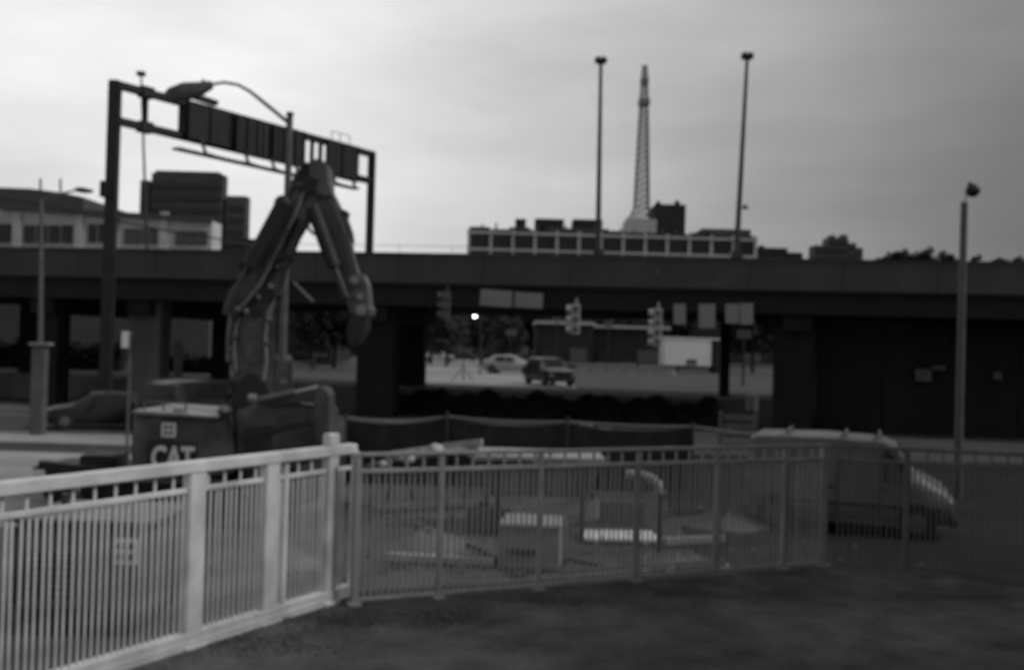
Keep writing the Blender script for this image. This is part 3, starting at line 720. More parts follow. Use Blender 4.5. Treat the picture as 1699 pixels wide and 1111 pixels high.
# tripod sign
g = gnd(768, 632, 1.2); Y = g.y; t = thing('tripod_sign', 'thin portable sign on a folding stand at the kerb under the overpass', 'sign', (g.x, Y, 1.2))
MB().tube([(0, 0, .1), (0, 0, 2.9)], .035, 6).build('pole', 'black_steel', t)
MB().prism([(0, -.05, 2.15), (.5, -.05, 2.65), (0, -.05, 3.15), (-.5, -.05, 2.65)], (0, .04, 0)).build('panel', 'dark_steel', t)
for dx, dy in ((-.7, -.3), (.7, -.3), (0, .7)): MB().tube([(0, 0, .9), (dx, dy, 0.02)], .03, 5).build('leg', 'black_steel', t)

# ------------------------------------------------------------------ vehicles
def vehicle(name, label, cat, loc, yaw, prof, W, body, glassz, wheels, wr, group=None, lights=True, win=None, scale=1.0):
    """prof: list (x, z_low, z_belt, z_roof, w_belt, w_roof) stations from rear to front"""
    t = thing(name, label, cat, loc, yaw, group); t.scale = (scale,) * 3
    m = MB(); n = len(prof); K = 12
    for (x, zl_, zb__, zr, wb, wr_) in prof:
        h = W / 2
        pts = [(h * wb * .9, zl_), (h * wb, zl_ + .15), (h * wb, (zl_ + zb__) / 2), (h * wb * .97, zb__), (h * wr_, zr - .06), (h * wr_ * .82, zr)]
        for y, z in pts: m.v.append(Vector((x, -y, z)))
        for y, z in pts[::-1]: m.v.append(Vector((x, y, z)))
    for i in range(n - 1):
        for k in range(K): m.f.append([i * K + k, i * K + (k + 1) % K, (i + 1) * K + (k + 1) % K, (i + 1) * K + k])
    m.f.append(list(range(K))); m.f.append([(n - 1) * K + k for k in range(K)])
    b = m.build('body', body, t, smooth=True)
    h = W / 2
    def st(x):
        for i in range(n - 1):
            if prof[i][0] <= x <= prof[i + 1][0] + 1e-6:
                f = (x - prof[i][0]) / (prof[i + 1][0] - prof[i][0]); return [a + (c - a) * f for a, c in zip(prof[i], prof[i + 1])]
    for (xa, xb_) in (win or []):
        for s in (-1, 1):
            A_ = st(xa); B_ = st(xb_); q = []
            for P_, f in ((A_, .06), (B_, .06), (B_, .88), (A_, .88)):
                yb, yr = h * P_[4] * .97, h * P_[5]; zb2, zr2 = P_[2], P_[3] - .06
                q.append(Vector((P_[0], s * (yb + (yr - yb) * f + .012), zb2 + (zr2 - zb2) * f)))
            MB().prism(q, (0, s * .008, 0)).build('side_window', 'glass', t)
    for gz in glassz:      # windscreen / rear window between stations (i, j)
        i, j = gz; A_, B_ = prof[i], prof[j]; sgn = 1 if B_[3] < A_[3] else -1
        q = []
        up = Vector(((B_[3] - A_[3]) * -1, 0, B_[0] - A_[0])).normalized() * .015
        for P_, f in ((A_, .06), (B_, .9)):
            Pm = [a + (c - a) * f for a, c in zip(A_, B_)]
            q.append((Pm[0], Pm[3], h * Pm[5] * .8))
        (xa, za, ya), (xc, zc, yc) = q
        MB().prism([Vector((xa, -ya, za)) + up * .3, Vector((xc, -yc, zc)) + up * .3, Vector((xc, yc, zc)) + up * .3, Vector((xa, ya, za)) + up * .3], up).build('windscreen', 'glass', t)
    for x in wheels:
        for s in (-1, 1):
            wh = MB().tube([(x, s * (h - .2), wr), (x, s * (h - .17), wr), (x, s * (h + .0), wr), (x, s * (h + .02), wr)], [wr * .9, wr, wr, wr * .88], 18).build('wheel', 'rubber', t, smooth=True)
            MB().tube([(x, s * (h + .021), wr), (x, s * (h + .03), wr)], [wr * .6, wr * .5], 14).build('rim', 'mid_steel', wh, smooth=True)
            MB().tube([(x, s * (h - .02), wr + .01), (x, s * (h + .006), wr + .01)], wr * 1.17, 18).build('wheel_arch', 'rubber', t)
    if lights:
        xf = prof[-1][0]; zf = prof[-1][2] - .1; xr = prof[0][0]
        for s in (-1, 1):
            MB().box((xf - .05, s * h * .78 - .16, zf - .1), (xf + .02, s * h * .78 + .16, zf + .04)).build('headlight', 'light_steel', t, bevel=.015)
            MB().box((xr - .02, s * h * .82 - .1, prof[0][2] - .25), (xr + .05, s * h * .82 + .1, prof[0][2] - .02)).build('tail_light', 'mid_steel', t, bevel=.015)
    xf = prof[-1][0]
    MB().box((xf - .08, -h * .9, .28), (xf + .07, h * .9, .5)).build('bumper', 'dark_steel', t, bevel=.03)
    xr = prof[0][0]; MB().box((xr - .07, -h * .9, .28), (xr + .08, h * .9, .5)).build('bumper', 'dark_steel', t, bevel=.03)
    for s in (-1, 1):
        xm = (win[-1][1] - .1) if win else xf - 1.5
        MB().box((xm - .06, s * (h + .02), prof[2][2] + .02), (xm + .08, s * (h + .2), prof[2][2] + .18)).build('mirror', body, t, bevel=.02)
    return t
CARP = [(-2.1, .35, .85, .95, .86, .8), (-2.0, .25, .9, 1.02, .95, .8), (-1.75, .22, .92, 1.12, 1, .78), (-1.25, .2, .92, 1.42, 1, .74), (-.3, .2, .92, 1.48, 1, .74), (.35, .2, .92, 1.42, 1, .74), (1.05, .2, .9, 1.0, 1, .84), (1.7, .22, .82, .9, .97, .84), (2.1, .3, .68, .76, .88, .8)]
SUVP = [(-2.2, .4, 1.0, 1.25, .9, .8), (-2.1, .3, 1.02, 1.55, .98, .76), (-1.8, .28, 1.02, 1.68, 1, .78), (-.5, .26, 1.02, 1.72, 1, .78), (.4, .26, 1.02, 1.66, 1, .78), (1.0, .26, 1.0, 1.15, 1, .86), (1.8, .28, .95, 1.05, .98, .86), (2.2, .35, .8, .9, .9, .84)]
VANP = [(a * .8, *b) for a, *b in [(-2.55, .45, 1.1, 1.72, .9, .74), (-2.48, .35, 1.1, 1.93, .98, .8), (-2.3, .32, 1.1, 2.03, 1, .84), (-.5, .3, 1.1, 2.06, 1, .84), (.95, .3, 1.1, 2.02, 1, .84), (1.3, .3, 1.1, 1.9, 1, .82), (1.85, .3, 1.08, 1.32, 1, .84), (2.45, .32, .95, 1.08, .97, .84), (2.7, .4, .75, .85, .9, .8)]]
c = gnd(146, 713); vehicle('parked_car', 'dark hatchback parked on the left road beside the pavement', 'car', (c.x, c.y + 1.0, 0), R(28 + 180), CARP, 1.7, 'car_dark', [(5, 6), (2, 3)], (-1.35, 1.35), .32, win=[(-1.1, -.35), (-.25, .4)], scale=.95)
c = gnd(310, 716); vehicle('parked_car', 'dark tall estate car beyond the excavator counterweight', 'car', (c.x, c.y + 1.5, 0), R(70), SUVP, 1.8, 'car_dark', [(4, 5), (1, 0)], (-1.4, 1.4), .36, win=[(-1.7, -.6), (-.5, .4)], scale=1.15)
c = gnd(848, 620, 1.2); vehicle('parked_car', 'pale silver saloon car parked beyond the overpass', 'car', (c.x, c.y, 1.2), R(-12), CARP, 1.75, 'car_silver', [(5, 6), (2, 3)], (-1.35, 1.35), .32, win=[(-1.1, -.35), (-.25, .4)], scale=.75 * c.y / 58)
c = gnd(912, 640, 1.2); print('darkcar', c); vehicle('parked_car', 'dark car facing us right of the silver car beyond the overpass', 'car', (c.x, c.y + 1.5, 1.2), R(-70), SUVP, 1.8, 'car_dark', [(4, 5), (1, 0)], (-1.4, 1.4), .36, win=[(-1.7, -.6), (-.5, .4)])
extra = [(728, 592, 'car_silver', 12, 'small pale car far left beyond the overpass'), (1010, 560, 'car_dark', 0, 'dark car furthest back between the two hanging signals'),
         (905, 570, 'car_silver', 20, 'pale car in the far row above the dark car'), (1040, 583, 'car_silver', -8, 'pale car left of the white box truck'), (1000, 592, 'car_dark', 5, 'dark car in the far row right of the middle signal'), (935, 588, 'car_silver', 80, 'pale car just behind the roof of the dark car'), (880, 592, 'car_dark', 0, 'dark car half hidden behind the silver car'), (770, 590, 'car_dark', 5, 'small dark car behind the tripod sign')]
for px, py, mt, yw, lab in extra:
    py = max(py, 588); c = gnd(px, py + 8, 1.2)
    vehicle('parked_car', lab, 'car', (c.x, c.y, 1.2), R(yw), CARP, 1.75, mt, [(5, 6), (2, 3)], (-1.35, 1.35), .32, win=[(-1.1, -.35), (-.25, .4)], group='cars parked beyond the overpass')
# white van behind the right railing
c = at(1402, 800, 20.5); vehicle('van', 'white cargo van behind the shade-coloured railing at the right', 'van', (c.x, 20.5, 0), R(-20), VANP, 1.85, 'van_white', [(5, 6)], (-1.4, 1.45), .34, win=[(.80, 1.3)], scale=.93)
vt = bpy.data.objects['van']
for xa in (-1.15, -.15, .72):
    MB().box((xa, -.938, .45), (xa + .02, -.918, 1.75)).build('door_seam', 'machine_dark', vt)
MB().box((-1.9, -.94, .62), (1.9, -.925, .68)).build('trim_strip', 'machine_dark', vt)
MB().box((.78, -.955, .98), (.9, -.93, 1.02)).build('door_handle', 'machine_dark', vt); MB().box((-.32, -.955, .98), (-.2, -.93, 1.02)).build('door_handle', 'machine_dark', vt)
for x in (-1.2, .0, .7): MB().bar((x, -.75, 2.1), (x, .75, 2.1), .05, .05).build('roof_bar', 'mid_steel', vt)
# box truck
c = gnd(1150, 618, 1.2); Y = c.y; t = thing('box_truck', 'white box truck parked beyond the overpass under the grey panels', 'truck', (c.x, Y, 1.2), R(6))
print('truck', c)
k = Y / 1652
MB().box((-50 * k, 0, .75), (30 * k, 2.2, .75 + 44 * k)).build('cargo_box', 'truck_white', t, bevel=.04)
MB().box((-53 * k, -.06, .75 + 44 * k), (52 * k, 2.26, .82 + 46 * k)).build('roof', 'truck_white', t)
MB().prism([(31 * k, .1, .6), (54 * k, .1, .6), (54 * k, .1, 1.5), (47 * k, .1, 2.2), (31 * k, .1, 2.3)], (0, 2.0, 0)).build('cab', 'car_dark', t, bevel=.05)
MB().box((-48 * k, .3, .45), (52 * k, 1.9, .74)).build('chassis', 'dark_steel', t)
for x in (-30 * k, 42 * k):
    for y in (.1, 1.9): MB().tube([(x, y, .42), (x, y + .25, .42)], .42, 16).build('wheel', 'rubber', t, smooth=True)
MB().box((-12 * k, -.03, .9), (6 * k, -.002, 1.5)).build('side_locker', 'mid_steel', t)

# concrete barrier row beyond (pale strip left of the truck)
a = gnd(955, 615, 1.2); b = gnd(1120, 622, 1.2)
for i in range(6):
    p = a.lerp(b, (i + .5) / 6); L_ = (b - a).length / 6 * .94
    o = MB().prism([(-L_ / 2, -.3, 0), (-L_ / 2, .3, 0), (-L_ / 2, .1, .35), (-L_ / 2, .07, .8), (-L_ / 2, -.07, .8), (-L_ / 2, -.1, .35)], (L_, 0, 0)).build('concrete_barrier', 'pale_concrete', None, loc=(p.x, p.y, 1.2))
    o.rotation_euler.z = math.atan2((b - a).y, (b - a).x)
    tag(o, 'pale concrete road barrier left of the box truck, ' + ('first of the row from the left', 'second of the row from the left', 'third of the row from the left', 'third from the truck', 'second from the truck', 'next to the truck')[i], 'barrier', 'concrete barriers in front of the far road')
struct('road_marking', MB().box((at(735, 600, 64).x, 63.4, 1.204), (at(850, 600, 64).x, 63.7, 1.209)), 'pale_concrete')

# ------------------------------------------------------------------ excavator
Y = 19.0; TH = Vector((0, 1, 0))
eb = gnd(370, 853); ex = thing('excavator', 'large tracked excavator with raised bent boom and CAT panel behind the white railing', 'excavator', (at(370, 800, Y).x, Y, 0))
E0 = ex.location.copy()
def poly(pts, yy, dep, name, mt, parent=None, bevel=.02):
    P = [at(x, y, Y) for x, y in pts]
    P = [Vector((p.x, Y + yy, p.z)) for p in P]
    m = MB(E0); m.prism(P, (0, dep, 0)); return m.build(name, mt, parent or ex, bevel=bevel)
def pxp(x, y, yy=0): p = at(x, y, Y); return Vector((p.x, Y + yy, p.z))
# undercarriage
for yy in (-.55, 1.75):
    tk = poly([(205, 858), (188, 840), (188, 810), (205, 793), (480, 797), (500, 815), (500, 845), (482, 862)], yy, .55, 'track', 'rubber', bevel=.05)
    for x in range(215, 490, 38):
        MB(E0).tube([pxp(x, 833, yy - .03), pxp(x, 833, yy - .001)], .17, 14).build('roller', 'machine_dark', tk)
    for i in range(24):
        x = 200 + i * 12.2; p = pxp(x, 795 + i * .16, yy); MB(E0).box((p.x - .05, Y + yy - .03, p.z - .01), (p.x + .05, Y + yy + .58, p.z + .035)).build('track_shoe', 'rubber', tk)
poly([(250, 800), (450, 803), (450, 830), (250, 828)], .05, 1.6, 'undercarriage', 'machine_dark')
# superstructure: side panel with lettering, top deck, sloping front
poly([(218, 686), (300, 690), (366, 694), (380, 686), (384, 782), (380, 790), (224, 788), (216, 770)], .0, 2.3, 'counterweight', 'machine_paint', bevel=.06)
poly([(221, 680), (300, 685), (364, 690), (364, 694), (300, 689.5), (220, 685.5)], -.04, 2.34, 'top_edge', 'light_steel', bevel=0)
poly([(381, 684), (412, 672), (440, 664), (505, 672), (545, 678), (546, 735), (520, 760), (480, 785), (386, 785)], .25, .9, 'engine_housing', 'machine_paint', bevel=.05)
poly([(430, 666), (530, 641), (541, 646), (546, 672), (500, 668), (440, 674)], .1, .35, 'lift_arm', 'machine_paint', bevel=.02)
poly([(524, 646), (540, 640), (548, 655), (549, 735), (540, 740), (524, 725)], -.25, .75, 'front_plate', 'machine_paint', bevel=.04)
MB(E0).tube([pxp(428, 664, .0), pxp(490, 651, .0)], .075, 10).build('ram_body', 'mid_steel', ex, smooth=True)
MB(E0).tube([pxp(490, 651, .0), pxp(529, 642, .0)], .045, 10).build('ram_rod', 'chrome', ex, smooth=True)
MB(E0).tube([pxp(414, 660, -.05), pxp(426, 661, -.05)], .09, 10).build('ram_clevis', 'light_steel', ex, smooth=True)
MB(E0).ball(pxp(370, 682, .1), .14, .2, .11).build('filler_cap', 'mid_steel', ex, smooth=True)
MB(E0).bar(pxp(281, 682, .3), pxp(296, 682, .3), .2, .07).build('handle', 'light_steel', ex)
poly([(455, 690), (505, 684), (505, 702), (455, 706)], .225, .02, 'side_plate', 'mid_steel', bevel=0)
poly([(396, 726), (500, 700), (520, 704), (520, 708), (500, 706), (396, 732)], .2, .04, 'grab_rail', 'dark_steel', bevel=0)
# lettering panel
pan = poly([(246, 729), (327, 735), (327, 785), (246, 783)], -.03, .028, 'name_panel', 'machine_dark', bevel=0)
fc = bpy.data.curves.new('lettering', 'FONT'); fc.body = 'CAT'; fc.size = 1.0; fc.extrude = .01; fc.offset = .028; fc.align_x = 'LEFT'
fo = bpy.data.objects.new('lettering', fc); COL.objects.link(fo); bpy.context.view_layer.update()
me = bpy.data.meshes.new_from_object(fo.evaluated_get(bpy.context.evaluated_depsgraph_get())); bpy.data.objects.remove(fo)
mx = max(v.co.x for v in me.vertices); mn = min(v.co.x for v in me.vertices); mh = max(v.co.y for v in me.vertices)
p0 = pxp(252, 776, -.045); p1 = pxp(323, 778, -.045); sc = (p1.x - p0.x) / (mx - mn); sh = (pxp(252, 738).z - pxp(252, 776).z) / mh
for v in me.vertices: v.co = Vector(((v.co.x - mn) * sc, v.co.z, v.co.y * sh))
me.materials.clear(); me.materials.append(MATS['letter_white'])
lo_ = bpy.data.objects.new('lettering', me); COL.objects.link(lo_); lo_.parent = pan; lo_.location = p0 - E0; lo_.rotation_euler = (0, 0, 0)
# square emblem
def emblem(parent, org, p, s):
    e = MB(org).box((p.x - s / 2, p.y - .012, p.z - s / 2), (p.x + s / 2, p.y - .002, p.z + s / 2)).build('emblem', 'letter_white', parent)
    for a, b, c_, d in ((-.32, -.06, .08, .34), (.06, .32, .08, .34), (-.32, -.06, -.34, -.08), (.06, .32, -.34, -.08)):
        MB(org).box((p.x + a * s, p.y - .016, p.z + c_ * s), (p.x + b * s, p.y - .0125, p.z + d * s)).build('emblem_mark', 'mid_steel', e)
emblem(ex, E0, pxp(280, 713, -.005), .27)
# boom
boom = poly([(393, 652), (374, 628), (364, 590), (362, 545), (368, 500), (384, 462), (410, 418), (440, 366), (468, 308), (484, 272), (500, 258), (520, 262), (527, 292), (520, 330), (500, 356), (482, 385), (462, 430), (446, 476), (437, 520), (436, 560), (440, 600), (434, 640), (424, 654)], .55, .5, 'boom', 'machine_paint', bevel=.04)
# raised flanges on the boom edges
def rib(pts, yy, r, name='flange', mt='machine_paint', par=boom):
    MB(E0).tube([pxp(x, y, yy) for x, y in pts], r, 6).build(name, mt, par, smooth=True)
rib([(370, 500), (386, 463), (412, 419), (442, 367), (470, 309), (486, 273)], .53, .045)
rib([(437, 520), (447, 476), (463, 430), (484, 385), (502, 356), (519, 330)], .53, .045)
rib([(372, 520), (395, 500), (420, 470), (452, 410), (480, 350), (497, 310)], .5, .035, 'hydraulic_hose', 'light_steel')
rib([(377, 530), (400, 508), (426, 476), (457, 416), (485, 355)], .49, .03, 'hydraulic_hose', 'machine_dark')
# boom pins & brackets
for x, y, r in ((404, 634, .16), (370, 498, .12), (434, 487, .14), (413, 515, .11), (505, 300, .17), (458, 420, .1), (392, 438, .09)):
    MB(E0).tube([pxp(x, y, .44), pxp(x, y, 1.12)], r, 14).build('pin', 'machine_dark', boom, smooth=True)
for x, y in ((372, 500), (382, 508), (398, 512), (440, 470), (436, 524), (420, 488)):
    MB(E0).bar(pxp(x - 4, y, .5), pxp(x + 5, y + 4, .5), .12, .09).build('hose_clamp', 'light_steel', boom, bevel=.01)
for pts in ([(388, 560), (394, 520), (408, 500), (424, 505), (428, 560), (420, 600), (400, 604)], [(418, 452), (432, 425), (448, 392), (456, 396), (444, 432), (430, 462)], [(474, 352), (486, 326), (494, 330), (482, 360)]):
    poly(pts, .525, .024, 'side_plate', 'mid_steel', boom, bevel=0)
rib([(366, 600), (366, 560), (370, 525), (362, 505), (372, 480), (380, 470)], .45, .03, 'hydraulic_hose', 'mid_steel')
rib([(425, 640), (432, 600), (430, 560), (434, 520), (444, 498)], .5, .03, 'hydraulic_hose', 'light_steel')
rib([(380, 620), (376, 580), (380, 540), (386, 525)], .5, .02, 'hydraulic_hose', 'light_steel')
for x, y in ((369, 580), (432, 570), (378, 560), (395, 610), (452, 440), (470, 380), (488, 300), (520, 290), (366, 508)):
    MB(E0).bar(pxp(x - 4, y, .47), pxp(x + 4, y - 2, .47), .1, .07).build('hose_clamp', 'mid_steel', boom, bevel=.01)
for x0_, y0_, x1_, y1_ in ((545, 330, 590, 470), (538, 322, 578, 452)):
    rib([(x0_, y0_), ((x0_ + x1_) / 2 + 3, (y0_ + y1_) / 2 - 8), (x1_, y1_)], .55, .02, 'hydraulic_hose', 'mid_steel')
# hand rails, grille and steps on the body
for x in (230, 262, 300): MB(E0).tube([pxp(x, 686, .3), pxp(x, 668, .3)], .02, 6).build('hand_rail', 'mid_steel', ex)
MB(E0).tube([pxp(230, 668, .3), pxp(300, 670, .3)], .02, 6).build('hand_rail', 'mid_steel', ex)
for i in range(7): poly([(400, 712 + i * 7), (446, 708 + i * 7), (446, 711 + i * 7), (400, 715 + i * 7)], .225, .02, 'grille_slat', 'machine_dark', bevel=0)
# boom cylinders (both sides)
for yy in (.32, 1.28):
    MB(E0).tube([pxp(462, 336, yy), pxp(406, 440, yy)], .15, 12).build('boom_cylinder', 'machine_dark', ex, smooth=True)
    MB(E0).tube([pxp(406, 440, yy), pxp(366, 520, yy), ], .07, 10).build('cylinder_rod', 'dark_steel', ex, smooth=True)
    MB(E0).ball(pxp(462, 334, yy), .17, .12, .17).build('cylinder_end', 'machine_dark', ex, smooth=True)
# head block at the elbow
poly([(503, 312), (503, 258), (522, 255), (533, 262), (538, 300), (538, 322)], .45, .7, 'elbow_block', 'machine_paint', bevel=.04)
poly([(484, 300), (490, 268), (502, 262), (503, 312), (492, 330)], .5, .6, 'elbow_bracket', 'machine_dark', bevel=.02)
# stick
stick = poly([(512, 300), (536, 300), (552, 332), (558, 352), (564, 376), (572, 396), (578, 430), (592, 470), (596, 500), (574, 505), (560, 470), (540, 420), (522, 376), (508, 340)], .6, .45, 'stick', 'machine_paint', bevel=.03)
MB(E0).tube([pxp(512, 340, .4), pxp(548, 440, .4)], .14, 12).build('stick_cylinder', 'machine_dark', ex, smooth=True)
MB(E0).tube([pxp(548, 440, .4), pxp(568, 492, .4)], .075, 10).build('cylinder_rod', 'dark_steel', ex, smooth=True)
rib([(535, 300), (556, 345), (571, 394), (580, 440), (594, 478)], .58, .035, 'flange', 'machine_paint', stick)
poly([(556, 340), (566, 342), (563, 352), (572, 378), (574, 396), (566, 392)], .55, .55, 'bracket', 'machine_dark', stick, bevel=.01)
# coupler and breaker tool
poly([(560, 470), (575, 452), (594, 450), (602, 468), (606, 500), (602, 524), (586, 530), (572, 515)], .5, .65, 'coupler', 'machine_paint', bevel=.03)
for x, y, r in ((583, 462, .13), (592, 490, .1), (594, 513, .17)):
    MB(E0).tube([pxp(x, y, .4), pxp(x, y, 1.25)], r, 14).build('pin', 'mid_steel', ex, smooth=True)
    MB(E0).tube([pxp(x, y, .37), pxp(x, y, .4)], r * .6, 12).build('pin_cap', 'light_steel', ex, smooth=True)
poly([(574, 520), (602, 522), (598, 548), (584, 572), (572, 575), (568, 550)], .35, .95, 'bucket', 'machine_dark', bevel=.03)
# hose loops
for pts in ([(500, 350), (503, 372), (510, 383), (519, 380)], [(458, 400), (466, 425), (462, 438), (452, 433)], [(498, 358), (505, 378), (517, 386), (526, 384)], [(388, 440), (400, 430), (404, 434), (392, 444)]):
    MB(E0).tube([pxp(x, y, .5) for x, y in pts], .028, 6).build('hydraulic_hose', 'mid_steel', ex, smooth=True)
# boom foot housing
poly([(372, 690), (376, 640), (396, 628), (430, 632), (446, 664), (450, 690)], .35, .9, 'boom_foot', 'machine_dark', bevel=.03)

# ------------------------------------------------------------------ generator behind the railing
p = at(150, 871, 11.6); a = at(20, 868, 11.6); b = at(252, 874, 11.6)
t = thing('generator', 'boxy grey generator with square emblem behind the white railing at the left', 'generator', (p.x, 11.6, 0)); g0 = t.location.copy()
zt_ = p.z
MB(g0).box((a.x, 11.6, .3), (b.x, 13.0, zt_)).build('housing', 'machine_paint', t, bevel=.05)
MB(g0).box((a.x - .04, 11.56, zt_ + .002), (b.x + .04, 13.04, zt_ + .06)).build('lid', 'machine_paint', t, bevel=.02)
MB(g0).box((a.x + .1, 11.66, .12), (b.x - .1, 12.9, .3)).build('skid', 'machine_dark', t)
emblem(t, g0, Vector((at(209, 914, 11.6).x, 11.595, at(209, 914, 11.6).z)), .30)
for i in range(7): MB(g0).box((a.x + .15, 11.57, .45 + i * .08), (a.x + .75, 11.598, .49 + i * .08)).build('louvre', 'machine_dark', t)
MB(g0).tube([(a.x + .3, 12.3, zt_ + .05), (a.x + .3, 12.3, zt_ + .25)], .05, 8).build('exhaust', 'dark_steel', t)
# dark low trailer with pale end behind the top rail
g = gnd(150, 835); a = at(60, 790, g.y); t = thing('flat_trailer', 'dark low trailer with a pale end lamp, left of the excavator', 'trailer', (g.x, g.y, 0))
g0 = t.location.copy(); Yt = g.y
z1 = at(60, 765, Yt).z
MB().box((at(52, 780, Yt).x - g.x, 0, .55), (at(215, 780, Yt).x - g.x, 1.8, z1 - .12)).build('bed', 'machine_dark', t, bevel=.03)
MB().bar((at(60, 780, Yt).x - g.x, .2, z1 - .06), (at(215, 780, Yt).x - g.x, .2, z1 - .22), .25, .12).build('side_rail', 'machine_dark', t)
MB().box((at(54, 780, Yt).x - g.x, -.08, z1 - .3), (at(76, 780, Yt).x - g.x, -.005, z1 - .17)).build('lamp', 'sheet_white', t, bevel=.02)
MB().box((at(120, 780, Yt).x - g.x, .3, z1 - .12), (at(178, 780, Yt).x - g.x, 1.2, z1 + .12)).build('load_box', 'machine_dark', t, bevel=.03)
for x in (-.7, .1):
    for y in (-.02, 1.6): MB().tube([(x, y, .33), (x, y + .2, .33)], .33, 16).build('wheel', 'rubber', t, smooth=True)
# small sign post by the pale pier
g = gnd(222, 690); Yp = 30.0; t = thing('sign_post', 'pole with small white sign in front of the pale pier', 'sign', (at(214, 640, Yp).x, Yp, 0))
zz = at(207, 563, Yp).z
MB().tube([(0, 0, 0), (0, 0, zz + .25)], .045, 8).build('pole', 'mid_steel', t)
MB().box((-.25, -.06, zz - .25), (-.03, -.045, zz + .25)).build('panel', 'sheet_white', t); MB().box((.1, -.06, zz - .3), (.36, -.045, zz + .2)).build('panel', 'dark_steel', t)
g = at(296, 575, 60); t = thing('marker_post', 'small pale post beyond the overpass right of the pale pier', 'post', (g.x, 60, 1.2))
MB().box((-.25, -.1, 0), (.25, .1, g.z - 1.2 + .35)).build('post', 'light_steel', t, bevel=.03)

# ------------------------------------------------------------------ chain-link fence with sagging top wire
Yf = 24.5
fp = [(400, 690), (575, 692), (742, 690), (942, 699), (1150, 707), (1330, 722)]
base = at(742, 690, Yf); t = thing('wire_fence', 'wire fence with sagging pale top strand in front of the dark added shrubs', 'fence', (base.x, Yf, 0)); f0 = t.location.copy()
for x, y in fp:
    p = at(x, y, Yf); MB(f0).tube([Vector((p.x, Yf, 0)), p + Vector((0, 0, .12))], .035, 8).build('post', 'dark_steel', t)
for (x0_, y0_), (x1_, y1_) in zip(fp, fp[1:]):
    a = at(x0_, y0_, Yf); b = at(x1_, y1_, Yf); sg = random.uniform(.03, .1)
    MB(f0).tube([a.lerp(b, k / 8) - Vector((0, 0, sg * 4 * (k / 8) * (1 - k / 8))) for k in range(9)], .018, 5).build('top_strand', 'light_steel', t)
m = MB(f0)
for (x0_, y0_), (x1_, y1_) in zip(fp, fp[1:]):
    a = at(x0_, y0_, Yf); b = at(x1_, y1_, Yf); L_ = b.x - a.x; H = 1.5
    k = 0
    while k * .12 < L_ + H:
        for s_ in (1, -1):
            xs_ = a.x + k * .12 - (H if s_ == 1 else 0); x_e = xs_ + H
            za, zb2 = (.05, .05 + H) if s_ == 1 else (.05 + H, .05)
            xa, xb2 = xs_, x_e
            if xa < a.x: za += (a.x - xa) * s_; xa = a.x
            if xb2 > b.x: zb2 -= (xb2 - b.x) * s_; xb2 = b.x
            if xb2 - xa > .02: m.tube([(xa, Yf + .03 * s_, za), (xb2, Yf + .03 * s_, zb2)], .0025, 3, caps=False)
        k += 1
tag(m.build('wire_mesh', 'dark_steel', t), kind='stuff')

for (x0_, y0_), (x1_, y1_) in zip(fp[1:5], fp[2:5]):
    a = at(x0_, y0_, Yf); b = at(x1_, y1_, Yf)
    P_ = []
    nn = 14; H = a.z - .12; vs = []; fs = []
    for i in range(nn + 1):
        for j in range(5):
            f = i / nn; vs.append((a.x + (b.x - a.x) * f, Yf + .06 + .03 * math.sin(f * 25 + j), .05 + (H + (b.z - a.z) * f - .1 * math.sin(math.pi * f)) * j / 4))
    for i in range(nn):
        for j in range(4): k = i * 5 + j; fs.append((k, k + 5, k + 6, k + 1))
    MB(f0).add(vs, fs).build('shadow_cloth', 'black_steel', t, smooth=True)  # dark sheet added in place of the shadow under the overpass

# ------------------------------------------------------------------ building-site clutter
def drum(px, py, h, r, mt, label, name='barrel', Yd=28):
    p = at(px, py, Yd); t = thing(name, label, name.replace('_', ' '), (p.x, Yd, 0))
    H = p.z
    MB().tube([(0, 0, 0), (0, 0, H * .98), (0, 0, H)], [r, r * .92, r * .8], 14).build('body', mt, t, smooth=True)
    MB().tube([(0, 0, H * .6), (0, 0, H * .72)], r * 1.03, 14).build('band', 'light_steel', t)
    MB().tube([(0, 0, 0), (0, 0, .08)], r * 1.3, 14).build('base', 'rubber', t)
drum(972, 702, 1, .22, 'mid_steel', 'dim grey barrel behind the wire fence, leftmost of the four')
drum(1003, 710, 1, .22, 'mid_steel', 'grey barrel between the dim barrel and the bright one')
drum(1046, 728, 1, .2, 'sheet_white', 'short bright barrel behind the wire fence')
drum(1132, 716, 1, .22, 'mid_steel', 'grey barrel standing alone left of the slatted barricade')
# slatted barricade
p = gnd(1215, 800); Yd = 26; t = thing('barricade', 'slatted road barricade standing left of the white van', 'barricade', (at(1218, 740, Yd).x, Yd, 0))
for k_, y in enumerate((692, 707, 722, 738)):
    z = at(1218, y, Yd).z; MB().box((-.28, -.03, z - .07), (.5, 0, z + .07)).build('slat', 'mid_steel', t)
for x in (-.4, .52): MB().box((x, -.02, 0), (x + .08, .06, at(1218, 682, Yd).z)).build('leg', 'mid_steel', t)
p = at(1248, 668, 27); t = thing('barrel', 'small grey drum on a post right above the slatted barricade', 'barrel', (p.x, 27, 0))
MB().tube([(0, 0, 0), (0, 0, p.z - .2)], .06, 8).build('post', 'dark_steel', t); MB().tube([(0, 0, p.z - .2), (0, 0, p.z + .2)], .17, 12).build('drum', 'mid_steel', t)
# concrete cabinet
g = gnd(877, 945); t = thing('concrete_block', 'pale square concrete block on the site seen through the middle railing', 'block', (g.x, g.y, 0), R(-6))
k = g.y / 1652
MB().box((-50 * k, 0, 0), (50 * k, .95, 68 * k)).build('body', 'pale_concrete', t, bevel=.03)
MB().box((-53 * k, -.03, 68 * k + .002), (53 * k, 1.0, 72 * k + .03)).build('lid', 'pale_concrete', t, bevel=.02)
MB().box((-36 * k, -.02, 24 * k), (12 * k, -.002, 34 * k)).build('slot', 'machine_dark', t)
